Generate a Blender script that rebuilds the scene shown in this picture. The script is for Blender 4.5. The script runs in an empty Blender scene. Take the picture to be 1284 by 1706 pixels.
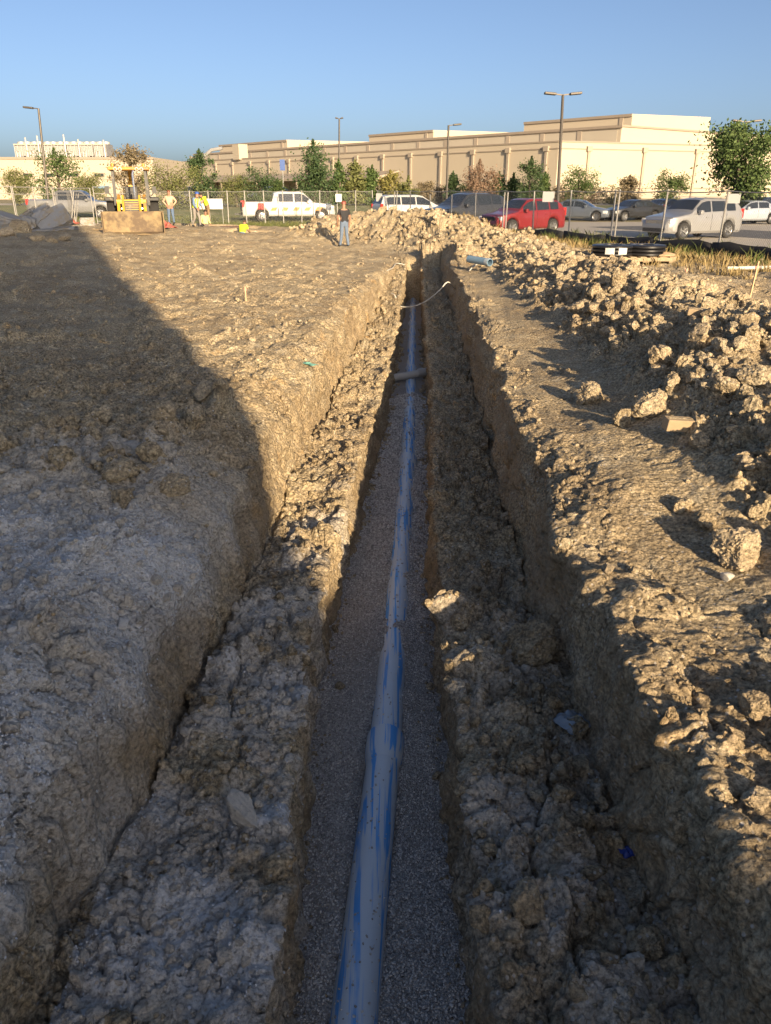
import bpy, bmesh, math, random
import numpy as np
from mathutils import Vector, Matrix

# ------------------------------------------------------------------ camera, sky, sun, exposure
R = math.radians
scene = bpy.context.scene
COL = scene.collection
FPX, CX, CY = 1265.0, 642.0, 853.0          # focal length and centre in photograph pixels
PITCH, HC = R(22.85), 2.0

cam_d = bpy.data.cameras.new('camera')
cam_d.sensor_fit = 'HORIZONTAL'; cam_d.sensor_width = 36.0
cam_d.lens = 36.0 * FPX / 1284.0
cam_d.clip_start = 0.05; cam_d.clip_end = 6000
cam = bpy.data.objects.new('camera', cam_d); COL.objects.link(cam)
cam.location = (0, 0, HC); cam.rotation_euler = (R(90) - PITCH, 0, 0)
scene.camera = cam

SUN_EL = R(15.0)
SUN_H = Vector((-0.387, 0.922, 0)).normalized()   # horizontal travel of the light
world = bpy.data.worlds.new('World'); scene.world = world; world.use_nodes = True
wn = world.node_tree.nodes; wl = world.node_tree.links
sky = wn.new('ShaderNodeTexSky'); sky.sky_type = 'NISHITA'; sky.sun_disc = False
sky.sun_elevation = SUN_EL
sky.sun_rotation = math.atan2(-SUN_H.x, -SUN_H.y)
sky.altitude = 150; sky.air_density = 0.56; sky.dust_density = 2.8; sky.ozone_density = 1.5
wn['Background'].inputs['Strength'].default_value = 0.073
wl.new(sky.outputs[0], wn['Background'].inputs[0])

sl = bpy.data.lights.new('sun', 'SUN'); sl.energy = 4.35; sl.angle = R(0.53); sl.color = (1.0, 0.77, 0.49)
sun = bpy.data.objects.new('sun', sl); COL.objects.link(sun)
ldir = Vector((SUN_H.x * math.cos(SUN_EL), SUN_H.y * math.cos(SUN_EL), -math.sin(SUN_EL)))
sun.rotation_euler = ldir.to_track_quat('-Z', 'Y').to_euler(); sun.location = (10, -30, 20)

vs = scene.view_settings
vs.view_transform = 'Standard'; vs.look = 'None'; vs.gamma = 1.0; vs.use_curve_mapping = False
vs.exposure = 1.32
scene.cycles.max_bounces = 8; scene.cycles.diffuse_bounces = 6

# ------------------------------------------------------------------ helpers
def at(px, py, Y):
    """point that lies at world depth Y on the line of sight of a photograph pixel"""
    u = (px - CX) / FPX; v = (CY - py) / FPX
    c, s = math.cos(PITCH), math.sin(PITCH)
    d = Vector((u, c + v * s, -s + v * c))
    t = Y / d.y
    return Vector((d.x * t, Y, HC + d.z * t))

def xat(px, Y, z=0.0):
    """world x of a photograph column at depth Y and height z"""
    dc = Y * math.cos(PITCH) + (HC - z) * math.sin(PITCH)
    return (px - CX) / FPX * dc

def tag(o, label=None, cat=None, group=None, kind=None):
    if label: o['label'] = label
    if cat: o['category'] = cat
    if group: o['group'] = group
    if kind: o['kind'] = kind
    return o

def empty(name, loc, rz=0.0, label=None, cat=None, group=None):
    o = bpy.data.objects.new(name, None); COL.objects.link(o)
    o.location = loc; o.rotation_euler = (0, 0, rz); o.empty_display_size = 0.2
    return tag(o, label, cat, group)

def mesh_obj(name, me, mat=None, parent=None, smooth=None):
    o = bpy.data.objects.new(name, me); COL.objects.link(o)
    if mat is not None and not me.materials:
        for m in (mat if isinstance(mat, (list, tuple)) else [mat]): me.materials.append(m)
    if parent is not None: o.parent = parent
    if smooth is not None and len(me.polygons):
        me.polygons.foreach_set('use_smooth', [True] * len(me.polygons))
        if smooth < 179: me.set_sharp_from_angle(angle=R(smooth))
    return o

def np_mesh(name, verts, faces):
    """mesh from numpy arrays; faces is (n,3) or (n,4)"""
    me = bpy.data.meshes.new(name)
    n, k = faces.shape
    me.vertices.add(len(verts)); me.vertices.foreach_set('co', np.ascontiguousarray(verts, dtype=np.float32).ravel())
    me.loops.add(n * k); me.loops.foreach_set('vertex_index', np.ascontiguousarray(faces, dtype=np.int32).ravel())
    me.polygons.add(n)
    me.polygons.foreach_set('loop_start', np.arange(0, n * k, k, dtype=np.int32))
    me.update(calc_edges=True)
    return me

class MB:
    """collects boxes, tubes, prisms and lathes that become one mesh"""
    def __init__(s): s.v = []; s.f = []
    def add(s, vs_, fs):
        b = len(s.v); s.v += [tuple(p) for p in vs_]; s.f += [tuple(b + i for i in f) for f in fs]; return s
    def box(s, x0, x1, y0, y1, z0, z1, m=None):
        vs_ = [Vector((x, y, z)) for z in (z0, z1) for y in (y0, y1) for x in (x0, x1)]
        if m is not None: vs_ = [m @ p for p in vs_]
        return s.add(vs_, [(0, 2, 3, 1), (4, 5, 7, 6), (0, 1, 5, 4), (2, 6, 7, 3), (0, 4, 6, 2), (1, 3, 7, 5)])
    def bar(s, a, b, w, h, up=(0, 0, 1)):
        a = Vector(a); b = Vector(b); d = (b - a).normalized(); upv = Vector(up)
        if abs(d.dot(upv)) > 0.98: upv = Vector((1, 0, 0))
        r = d.cross(upv).normalized() * (w / 2); u = r.cross(d).normalized() * (h / 2)
        vs_ = [p + i * r + j * u for p in (a, b) for j in (-1, 1) for i in (-1, 1)]
        return s.add(vs_, [(0, 2, 3, 1), (4, 5, 7, 6), (0, 1, 5, 4), (2, 6, 7, 3), (0, 4, 6, 2), (1, 3, 7, 5)])
    def tube(s, pts, rad, n=8, cap=True):
        pts = [Vector(p) for p in pts]
        rr = rad if isinstance(rad, (list, tuple)) else [rad] * len(pts)
        rings = []; b = len(s.v)
        up = None
        for i, p in enumerate(pts):
            d = (pts[min(i + 1, len(pts) - 1)] - pts[max(i - 1, 0)]).normalized()
            if up is None:
                up = Vector((0, 0, 1)) if abs(d.z) < 0.9 else Vector((1, 0, 0))
            r = d.cross(up).normalized(); up2 = r.cross(d).normalized(); up = up2
            for k in range(n):
                a = 2 * math.pi * k / n
                s.v.append(tuple(p + rr[i] * (math.cos(a) * r + math.sin(a) * up2)))
        for i in range(len(pts) - 1):
            for k in range(n):
                k2 = (k + 1) % n
                s.f.append((b + i * n + k, b + i * n + k2, b + (i + 1) * n + k2, b + (i + 1) * n + k))
        if cap:
            s.f.append(tuple(b + k for k in reversed(range(n))))
            s.f.append(tuple(b + (len(pts) - 1) * n + k for k in range(n)))
        return s
    def lathe(s, prof, n=20, m=None):
        """prof: (radius, z) pairs turned about z"""
        b = len(s.v)
        for r_, z in prof:
            for k in range(n):
                a = 2 * math.pi * k / n; p = Vector((r_ * math.cos(a), r_ * math.sin(a), z))
                s.v.append(tuple(m @ p if m is not None else p))
        for i in range(len(prof) - 1):
            for k in range(n):
                k2 = (k + 1) % n
                s.f.append((b + i * n + k, b + i * n + k2, b + (i + 1) * n + k2, b + (i + 1) * n + k))
        return s
    def prism(s, poly, z0, z1):
        n = len(poly)
        return s.add([(x, y, z0) for x, y in poly] + [(x, y, z1) for x, y in poly],
                     [tuple(reversed(range(n))), tuple(range(n, 2 * n))] + [(i, (i + 1) % n, n + (i + 1) % n, n + i) for i in range(n)])
    def mesh(s, name='m'):
        me = bpy.data.meshes.new(name); me.from_pydata(s.v, [], s.f); me.update()
        bm = bmesh.new(); bm.from_mesh(me); bmesh.ops.recalc_face_normals(bm, faces=bm.faces); bm.to_mesh(me); bm.free()
        return me
    def build(s, name, mat, parent=None, smooth=None, bevel=0):
        o = mesh_obj(name, s.mesh(name), mat, parent, smooth)
        if bevel:
            md = o.modifiers.new('bevel', 'BEVEL'); md.width = bevel; md.segments = 2; md.limit_method = 'ANGLE'
        return o

def copy_tree(o, parent=None):
    c = o.copy(); COL.objects.link(c); c.parent = parent
    for ch in list(o.children): copy_tree(ch, c)
    return c

# ------------------------------------------------------------------ numpy noise
def _h(ix, iy, seed):
    h = (ix.astype(np.int64) * 374761393 + iy.astype(np.int64) * 668265263 + seed * 1442695041) & 0xFFFFFFFF
    h = ((h ^ (h >> 13)) * 1274126177) & 0xFFFFFFFF
    h = ((h ^ (h >> 16)) * 2246822519) & 0xFFFFFFFF
    return (h ^ (h >> 15)) & 0xFFFFFFFF
def rnd(ix, iy, seed): return _h(ix, iy, seed).astype(np.float64) / 4294967295.0
def perlin(x, y, seed=0):
    x = np.asarray(x, float); y = np.asarray(y, float)
    x, y = np.broadcast_arrays(x, y)
    ix = np.floor(x).astype(np.int64); iy = np.floor(y).astype(np.int64)
    fx = x - ix; fy = y - iy
    ux = fx * fx * fx * (fx * (fx * 6 - 15) + 10); uy = fy * fy * fy * (fy * (fy * 6 - 15) + 10)
    def g(i, j):
        a = rnd(ix + i, iy + j, seed) * 2 * np.pi
        return np.cos(a) * (fx - i) + np.sin(a) * (fy - j)
    return ((g(0, 0) * (1 - ux) + g(1, 0) * ux) * (1 - uy) + (g(0, 1) * (1 - ux) + g(1, 1) * ux) * uy) * 1.5
def fbm(x, y, oct=4, seed=0, gain=0.5):
    t = 0; a = 1.0
    for o in range(oct):
        t = t + a * perlin(x * 2 ** o + o * 17.3, y * 2 ** o - o * 9.1, seed + o); a *= gain
    return t
def lumps(x, y, cell, seed, prob=0.8):
    """half-buried clods: one squashed cap in most cells"""
    X = x / cell; Y = y / cell
    ix = np.floor(X).astype(np.int64); iy = np.floor(Y).astype(np.int64)
    best = np.zeros_like(X)
    for i in (-1, 0, 1):
        for j in (-1, 0, 1):
            cx = ix + i; cy = iy + j
            px = cx + rnd(cx, cy, seed); py = cy + rnd(cx, cy, seed + 1)
            r = 0.28 + 0.5 * rnd(cx, cy, seed + 2)
            a = rnd(cx, cy, seed + 4) * 6.283; st = 0.65 + 0.7 * rnd(cx, cy, seed + 5)
            dx = X - px; dy = Y - py
            d2 = ((dx * np.cos(a) + dy * np.sin(a)) * st) ** 2 + ((-dx * np.sin(a) + dy * np.cos(a)) / st) ** 2
            c = np.sqrt(np.clip(1 - d2 / (r * r), 0, 1)) * r * (rnd(cx, cy, seed + 3) < prob)
            best = np.maximum(best, c)
    return best * cell
def blocks(x, y, cell, seed):
    """broken clay: tilted flat-topped pieces parted by cracks; returns height in cells and crack mask"""
    X = x / cell; Y = y / cell
    ix = np.floor(X).astype(np.int64); iy = np.floor(Y).astype(np.int64)
    f1 = np.full(X.shape, 9.0); f2 = np.full(X.shape, 9.0); h = np.zeros(X.shape)
    for i in (-1, 0, 1):
        for j in (-1, 0, 1):
            cx = ix + i; cy = iy + j
            dx = X - cx - rnd(cx, cy, seed); dy = Y - cy - rnd(cx, cy, seed + 1)
            dd = np.sqrt(dx * dx + dy * dy)
            hh = rnd(cx, cy, seed + 2) ** 1.5 + (rnd(cx, cy, seed + 3) - .5) * 1.5 * dx + (rnd(cx, cy, seed + 4) - .5) * 1.5 * dy
            k = dd < f1
            f2 = np.where(k, f1, np.minimum(f2, dd)); h = np.where(k, hh, h); f1 = np.where(k, dd, f1)
    return h, np.clip(1 - (f2 - f1) / .16, 0, 1)
def ss(a, b, x):
    t = np.clip((np.asarray(x, float) - a) / (b - a), 0, 1); return t * t * (3 - 2 * t)

# ------------------------------------------------------------------ materials
def nodes_mat(name):
    m = bpy.data.materials.new(name); m.use_nodes = True
    nt = m.node_tree; b = nt.nodes['Principled BSDF']
    return m, nt, b
def N(nt, t, **kw):
    n = nt.nodes.new(t)
    for k, v in kw.items():
        if k.startswith('i_'): n.inputs[k[2:].replace('_', ' ')].default_value = v
        else: setattr(n, k, v)
    return n
def mixc(nt, fac, a, b, mode='MIX'):
    n = nt.nodes.new('ShaderNodeMix'); n.data_type = 'RGBA'; n.blend_type = mode
    for sock, v in ((n.inputs['Factor'], fac), (n.inputs[6], a), (n.inputs[7], b)):
        if hasattr(v, 'is_output'): nt.links.new(v, sock)
        elif isinstance(v, (tuple, list)): sock.default_value = (*v[:3], 1)
        else: sock.default_value = v
    return n.outputs[2]
def ramp(nt, src, p0, p1):
    n = nt.nodes.new('ShaderNodeMapRange'); nt.links.new(src, n.inputs[0])
    n.inputs[1].default_value = p0; n.inputs[2].default_value = p1; n.interpolation_type = 'SMOOTHSTEP'
    return n.outputs[0]
def coords(nt, kind='Object', scale=None):
    tc = nt.nodes.new('ShaderNodeTexCoord'); o = tc.outputs[kind]
    if scale:
        mp = nt.nodes.new('ShaderNodeMapping'); nt.links.new(o, mp.inputs[0]); mp.inputs['Scale'].default_value = scale; o = mp.outputs[0]
    return o
def noise(nt, co, scale, detail=6, rough=0.6, dist=0.0):
    n = nt.nodes.new('ShaderNodeTexNoise'); n.inputs['Scale'].default_value = scale; n.inputs['Detail'].default_value = detail
    n.inputs['Roughness'].default_value = rough; n.inputs['Distortion'].default_value = dist
    nt.links.new(co, n.inputs['Vector']); return n.outputs[0]
def voro(nt, co, scale, feature='F1', out=0):
    n = nt.nodes.new('ShaderNodeTexVoronoi'); n.feature = feature; n.inputs['Scale'].default_value = scale
    nt.links.new(co, n.inputs['Vector']); return n.outputs[out]
def bump(nt, b, h, strength, dist, prev=None):
    n = nt.nodes.new('ShaderNodeBump'); n.inputs['Strength'].default_value = strength; n.inputs['Distance'].default_value = dist
    nt.links.new(h, n.inputs['Height'])
    if prev is not None: nt.links.new(prev, n.inputs['Normal'])
    nt.links.new(n.outputs[0], b.inputs['Normal']); return n.outputs[0]

def simple(name, col, rough=0.6, metal=0.0, var=0.15, scale=6.0, bmp=0.0, coat=0.0, spec=0.5, dirt=None, dirt_amt=0.5, kind='Object'):
    """plain painted or raw surface with uneven colour, optional grime and fine relief"""
    m, nt, b = nodes_mat(name)
    co = coords(nt, kind)
    n1 = noise(nt, co, scale, 5, 0.65)
    c = mixc(nt, n1, tuple(v * (1 - var) for v in col), tuple(min(1, v * (1 + var)) for v in col))
    if dirt is not None:
        n2 = noise(nt, co, scale * 0.6, 7, 0.7)
        c = mixc(nt, ramp(nt, n2, 0.62 - 0.35 * dirt_amt, 0.72 - 0.2 * dirt_amt), c, dirt)
    nt.links.new(c, b.inputs['Base Color'])
    b.inputs['Roughness'].default_value = rough; b.inputs['Metallic'].default_value = metal
    b.inputs['Coat Weight'].default_value = coat; b.inputs['Specular IOR Level'].default_value = spec
    if bmp: bump(nt, b, noise(nt, co, scale * 4, 6, 0.6), 0.6, bmp)
    return m

def dirt_material(name, ground=True, pale=False):
    """dry blocky clay: tan and grey patches, ochre veins, pale lime crumbs, fine crumb relief"""
    m, nt, b = nodes_mat(name)
    co = coords(nt, 'Object') if ground else N(nt, 'ShaderNodeNewGeometry').outputs['Position']
    oi = N(nt, 'ShaderNodeObjectInfo')
    big = noise(nt, co, 0.55, 3, 0.6, 0.4)
    mid = noise(nt, co, 3.2, 5, 0.65, 0.5)
    fine = noise(nt, co, 38.0, 4, 0.7)
    c = mixc(nt, ramp(nt, big, 0.36, 0.64), (0.363, 0.284, 0.179), (0.471, 0.378, 0.241))
    c = mixc(nt, ramp(nt, mid, 0.48, 0.74), c, (0.515, 0.442, 0.313))
    c = mixc(nt, ramp(nt, mid, 0.45, 0.22), c, (0.267, 0.212, 0.143))
    och = noise(nt, co, 1.1, 3, 0.7, 1.0)
    c = mixc(nt, ramp(nt, och, 0.60, 0.76), c, (0.509, 0.335, 0.156))
    f2 = ramp(nt, fine, 0.3, 0.72)
    c = mixc(nt, 0.8, c, mixc(nt, f2, (0.12, 0.12, 0.12), (0.9, 0.9, 0.9)), 'OVERLAY')
    # pale limestone crumbs
    vd = voro(nt, co, 34.0); vc = voro(nt, co, 34.0, out=1)
    sep = N(nt, 'ShaderNodeSeparateColor'); nt.links.new(vc, sep.inputs[0])
    crumb = N(nt, 'ShaderNodeMath', operation='MULTIPLY'); nt.links.new(ramp(nt, vd, 0.36, 0.2), crumb.inputs[0])
    nt.links.new(ramp(nt, sep.outputs[0], 0.80, 0.86), crumb.inputs[1])
    c = mixc(nt, crumb.outputs[0], c, (0.56, 0.52, 0.46))
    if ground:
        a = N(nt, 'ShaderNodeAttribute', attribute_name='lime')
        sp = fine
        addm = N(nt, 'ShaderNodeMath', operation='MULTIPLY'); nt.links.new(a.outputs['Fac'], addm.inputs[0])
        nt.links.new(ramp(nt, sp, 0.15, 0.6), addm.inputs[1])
        c = mixc(nt, addm.outputs[0], c, (0.68, 0.665, 0.64))  # chalky tone, raised further so the shaded ground reads brighter
        a2 = N(nt, 'ShaderNodeAttribute', attribute_name='clay')
        c = mixc(nt, a2.outputs['Fac'], c, mixc(nt, mid, (0.27, 0.205, 0.135), (0.44, 0.325, 0.19)))
    else:
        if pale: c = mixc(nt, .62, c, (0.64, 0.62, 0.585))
        # each clod has its own tone, some are dusty and pale
        c = mixc(nt, mixc(nt, oi.outputs['Random'], (.0, .0, .0), (.4, .4, .4)), c, (0.43, 0.36, 0.27))
        c = mixc(nt, 1.0, c, mixc(nt, oi.outputs['Random'], (0.84, 0.84, 0.84), (1.12, 1.11, 1.09)), 'MULTIPLY')
    nt.links.new(c, b.inputs['Base Color'])
    b.inputs['Roughness'].default_value = 0.95; b.inputs['Specular IOR Level'].default_value = 0.15
    n1 = bump(nt, b, noise(nt, co, 14.0, 6, 0.72), 1.0, 0.06)
    bump(nt, b, vd, 0.8, 0.02, n1)
    return m

M = {}
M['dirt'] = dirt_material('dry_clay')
M['clod'] = dirt_material('clod_clay', False)
M['clod_pale'] = dirt_material('clod_chalky_lift', False, True)  # chalky clods, paled to match ground whose shade is lightened by colour
# ------------------------------------------------------------------ terrain shape
FA, FB, FC = Vector((11.4, 25.5, 0)), Vector((7.1, 37.0, 0)), Vector((-0.55, 56.0, 0))   # chain-link line on the right
def beyond_fence(x, y):
    """metres past the fence line (positive on the car-park side)"""
    dx, dy = FC.x - FA.x, FC.y - FA.y; L = math.hypot(dx, dy)
    return ((x - FA.x) * dy - (y - FA.y) * dx) / L
CREST = np.array([(3.6, 5.2), (4.1, 8), (4.3, 12), (4.4, 18), (4.7, 25), (4.2, 31), (2.6, 35), (0.2, 37.5), (-2.6, 38.5)])
CRH = np.array([0.34, 0.52, 0.5, 0.42, 0.42, 0.62, 1.25, 1.35, 1.05])
CRW = np.array([0.95, 1.15, 1.2, 1.25, 1.5, 2.0, 2.3, 2.3, 1.9])
def ridge(x, y):
    best = np.full(np.shape(x), 1e9); hh = np.zeros(np.shape(x)); ww = np.ones(np.shape(x))
    for i in range(len(CREST) - 1):
        a = CREST[i]; d = CREST[i + 1] - a; L2 = d @ d
        t = np.clip(((x - a[0]) * d[0] + (y - a[1]) * d[1]) / L2, 0, 1)
        ds = np.hypot(x - a[0] - t * d[0], y - a[1] - t * d[1])
        k = ds < best
        best = np.where(k, ds, best); hh = np.where(k, CRH[i] + t * (CRH[i + 1] - CRH[i]), hh); ww = np.where(k, CRW[i] + t * (CRW[i + 1] - CRW[i]), ww)
    g = np.exp(-(best / ww) ** 2 * 1.3)
    return hh * g, ss(1.9, 0.75, best / ww)
def mound(x, y, cx, cy, rx, ry, h): return h * np.exp(-((x - cx) / rx) ** 2 - ((y - cy) / ry) ** 2)
def elev(x, y):
    """ground height away from the trench, and how cloddy it is"""
    x = np.asarray(x, float); y = np.asarray(y, float)
    park = ss(0.6, 2.2, beyond_fence(x, y)) * ss(20, 24, y)
    z = 0.30 * ss(3, 12, -x) * ss(18, 34, y) - 0.22 * ss(14, 28, y) * ss(7, 2, np.abs(x - 0.5))
    z = z + 0.06 * fbm(x * 0.45, y * 0.45, 3, 5) * ss(44, 38, y)
    z = z + (.07 * np.abs(fbm(x * .8, y * .55, 3, 41)) + .05 * fbm(x * 1.7, y * 1.2, 3, 44)) * ss(-.4, -1.6, x) * ss(6, 11, y) * ss(46, 40, y)
    z = z - .2 * ss(6.2, 3.8, y) * ss(.6, 1.1, x) * ss(5.5, 3.5, x)
    rz, rr = ridge(x, y)
    rz = rz * (1 + 0.22 * fbm(x * 0.9, y * 0.9, 2, 31))
    z = z + rz
    rough = 0.15 + 0.35 * ss(0.0, 0.5, fbm(x * 0.6, y * 0.6, 3, 77)) * ss(40, 16, y)
    rough = np.maximum(rough, rr)
    # near mounds on the right bank, heap on the left bank
    m1 = mound(x, y, 2.85, 3.9, 0.65, 0.5, 0.2) + mound(x, y, 2.5, 2.5, 0.5, 0.35, 0.08) + mound(x, y, 3.0, 7.3, .75, 1.1, .25) + mound(x, y, 3.2, 5.4, 0.6, 0.6, 0.18)
    m2 = mound(x, y, -2.35, 5.7, 0.9, 0.75, 0.17) + mound(x, y, -1.75, 6.9, 0.5, 0.8, 0.12) + mound(x, y, -4.5, 6.5, 1.2, 0.9, 0.14)
    m1 = m1 + mound(x, y, 2.45, 26.2, .5, 2.2, .6) + mound(x, y, 2.5, 29.4, 1.0, .8, .45)
    m3 = mound(x, y, 6.0, 16.0, 1.2, 2.0, 0.5)
    z = z + m1 + m2 + m3
    rough = np.maximum(rough, np.clip(m1 * 4.5, 0, 0.95)); rough = np.maximum(rough, np.clip(m2 * 8.0, 0, 0.92))
    rough = np.maximum(rough, 0.42 * ss(0.7, 1.0, x) * ss(3.2, 2.2, y))
    rough = np.where(m3 > 0.2, np.minimum(rough, 0.25), rough)
    strip_ = ss(1.2, 1.5, x) * ss(2.6, 2.2, x - .02 * y) * ss(3.3, 4.2, y) * ss(24, 20, y)
    rough = rough * (1 - .62 * strip_)
    # left side is trampled and lumpy near the camera
    rough = np.maximum(rough, 0.50 * ss(-1.0, -1.6, x) * ss(16, 7, y))
    # working pit with the crew
    z = z - 0.9 * ss(2.6, 1.7, np.abs(x + 9.6)) * ss(1.7, 1.0, np.abs(y - 46.0)) - 1.0 * ss(1.4, 0.8, np.abs(x + 7.2)) * ss(1.6, 1.0, np.abs(y - 41.6))
    flat = 1 - park
    edge = ss(43, 36, np.abs(x)) * ss(49.5, 47.6, y)
    z = z * flat * edge + park * 0.0
    rough = rough * (1 - 0.9 * park) * edge
    return z, rough

YS = lambda *p: np.array(p, float)
def itp(y, pts): a = np.array(pts, float); return np.interp(y, a[:, 0], a[:, 1])
GL = [(-8, -.45), (2.35, -.44), (4.95, -.53), (7, -.40), (11.85, -.03), (15.2, .14), (22.9, .48), (30, .84)]
GR = [(-8, .40), (2.35, .40), (4.57, .41), (7, .45), (10.7, .67), (15.2, .84), (22.9, 1.09), (30, 1.34)]
LJ = [(-8, -1.38), (1.9, -1.38), (3.4, -1.28), (5.5, -1.15), (8.6, -1.03), (11.5, -.83), (16.8, -.53), (22, -.1), (27, .45), (30, .62)]
RJ = [(-8, 1.28), (1.9, 1.26), (3.37, 1.17), (4.46, 1.15), (6.8, 1.18), (10.8, 1.38), (20.4, 1.83), (30, 1.95)]
RTOP = [(-8, -.25), (2.5, -.28), (3.4, -.26), (4.5, -.2), (6.5, -.08), (9, 0.0), (30, -.1)]
BED = -1.60
PIPE = [(-8, -.5), (1.2, -.215), (2.26, -.155), (4.3, .0), (6.7, .136), (10.8, .34), (15, .50), (29.5, 1.04), (32, 1.13)]

def build_ground():
    rows = list(np.arange(-8.0, 1.2, 0.16))
    y = 1.2
    while y < 50.0:
        rows.append(y); y += max(0.0095, 0.0047 * y)
    rows.append(50.0)
    rows = np.array(rows); V = len(rows)
    dist = np.maximum(np.abs(rows), 1.6)
    w = lambda f, a, sd: a * perlin(rows * f, rows * 0 + sd * 3.7, sd)
    fade = ss(28.9, 27.6, rows) * ss(-7.6, -6.4, rows)                # both ends of the trench
    gl = itp(rows, GL) + w(1.3, .045, 1) + w(5, .02, 2); gr = itp(rows, GR) + w(1.3, .03, 3) + w(5, .015, 4)
    lj = itp(rows, LJ) + w(.9, .07, 5) + w(3.1, .05, 6); rj = itp(rows, RJ) + w(.9, .07, 7) + w(3.1, .04, 8)
    lj = np.minimum(lj, gl - 0.12); rj = np.maximum(rj, gr + 0.15)
    ls_ = lj - 0.07 - np.abs(w(.8, .08, 9)) - w(4, .03, 10); ll = ls_ - itp(rows, [(-8, .42), (4, .42), (7, .34), (12, .22), (30, .12)]) - np.abs(w(1.1, .12, 16)); rl = rj + 0.07 + np.abs(w(.8, .08, 11))
    rs = rl + itp(rows, [(-8, .6), (3, .55), (5, .42), (7, .25), (30, .2)]) + w(1.7, .12, 12)
    zbl = -0.97 + w(.7, .05, 13) + 0.55 * ss(17, 28, rows); zbr = -0.93 + w(.7, .06, 14) + 0.62 * ss(23.5, 29.3, rows)
    zL = elev(ll, rows)[0]; zR = elev(rs, rows)[0]
    zsh = zL - itp(rows, [(-8, .36), (4, .34), (8, .24), (14, .14), (30, .05)]) - np.abs(w(1.3, .08, 17))
    zrl = np.minimum(itp(rows, RTOP) + w(1.5, .06, 15), zR)
    # columns: left field, wall, bench, wall, bed, wall, bench, wall, slope, right field
    nL, nR = 330, 330
    t = np.linspace(0, 1, nL)
    def field(x0, side):
        near = 0.80 * dist[:, None] + 1.3
        tot = 45.0 - side * x0[:, None]
        a = np.minimum(near, tot * 0.93)
        k = 0.86
        lin = np.where(t < k, t / k * a, a + (tot - a) * ((t - k) / (1 - k)) ** 2)
        return x0[:, None] + side * lin
    XL = field(ll, -1)[:, ::-1]; ZL, RL = elev(XL, rows[:, None])
    XR = field(rs, 1); ZR, RR = elev(XR, rows[:, None])
    def seg(x0, z0, x1, z1, n):
        q = np.linspace(0, 1, n + 1)[1:-1] if n > 1 else np.array([.5])
        return x0[:, None] + (x1 - x0)[:, None] * q, z0[:, None] + (z1 - z0)[:, None] * q
    d = lambda z, top: top + (z - top) * fade
    zbl = d(zbl, zL); zsh = d(zsh, zL); zbr = d(zbr, zR); zrl = d(zrl, zR); zbed = d(np.full(V, -1.78), np.minimum(zL, zR))
    lipL, lipR = gl - 0.035, gr + 0.045
    segs = [seg(ll, zL, ls_, zsh, 34), seg(ls_, zsh, lj, zbl, 44), seg(lj, zbl, lipL, zbl + 0.02 * fade, 72), seg(lipL, zbl + 0.02 * fade, gl, zbed, 44), seg(gl, zbed, gr, zbed, 8),
            seg(gr, zbed, lipR, zbr, 52), seg(lipR, zbr, rj, zbr, 72), seg(rj, zbr, rl, zrl, 52), seg(rl, zrl, rs, zR, 34)]
    kind = ['sl', 'wl', 'bl', 'w', 'bed', 'w2', 'br', 'wr', 'sl']
    X = np.hstack([XL] + [s[0] for s in segs] + [XR]); Z = np.hstack([ZL] + [s[1] for s in segs] + [ZR])
    rg = {'wl': .16, 'bl': .55, 'w': .12, 'bed': 0., 'w2': .22, 'br': .64, 'wr': .22, 'sl': .25}
    RG = np.hstack([RL] + [np.full(s[0].shape, rg[k]) for s, k in zip(segs, kind)] + [RR])
    WALL = np.hstack([np.zeros(XL.shape)] + [np.full(s[0].shape, 1.0 if k in ('wl', 'w', 'w2', 'wr') else 0.35 if k == 'sl' else 0) for s, k in zip(segs, kind)] + [np.zeros(XR.shape)])
    BEDM = np.hstack([np.zeros(XL.shape)] + [np.full(s[0].shape, 1.0 if k == 'bed' else 0) for s, k in zip(segs, kind)] + [np.zeros(XR.shape)])
    U = X.shape[1]
    # past the ends of the trench the plain ground closes over it
    ez, er = elev(X, rows[:, None]); kf = ss(29.5, 28.7, rows)[:, None] * ss(-7.8, -7.2, rows)[:, None]
    Z = Z * kf + ez * (1 - kf); RG = RG * kf + er * (1 - kf); WALL = WALL * kf; BEDM = BEDM * kf
    # round the corners a little
    for _ in range(3):
        i0, i1 = nL - 6, U - nR + 6
        Zs = Z.copy(); Xs = X.copy()
        Zs[:, i0:i1] = (Z[:, i0 - 1:i1 - 1] + 2 * Z[:, i0:i1] + Z[:, i0 + 1:i1 + 1]) / 4
        Xs[:, i0:i1] = (X[:, i0 - 1:i1 - 1] + 2 * X[:, i0:i1] + X[:, i0 + 1:i1 + 1]) / 4
        X, Z = Xs, Zs
    Y = np.repeat(rows[:, None], U, 1)
    P = np.stack([X, Y, Z], -1)
    def normals(P):
        du = np.gradient(P, axis=1); dv = np.gradient(P, axis=0)
        n = np.cross(du, dv); return n / np.maximum(np.linalg.norm(n, axis=-1, keepdims=True), 1e-9), du, dv
    Nn, du, dv = normals(P)
    # arc length coordinate for the relief
    S = np.cumsum(np.linalg.norm(np.diff(P, axis=1, prepend=P[:, :1, :]), axis=-1), axis=1)
    S = S - S[:, nL + 160:nL + 161]
    D = np.zeros(X.shape)
    STR = ss(rs[:, None] - .15, rs[:, None] + .1, X) * ss(2.55, 2.15, X - .025 * Y) * ss(2.3, 2.9, Y) * ss(25, 20, Y)      # packed walking strip
    STR = STR * (1 - .6 * ss(.1, .5, fbm(X * 1.3, Y * 1.3, 2, 57)))
    wx = S + 0.06 * perlin(S * 3.1, Y * 3.1, 50) + 0.02 * perlin(S * 11, Y * 11, 52)
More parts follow.
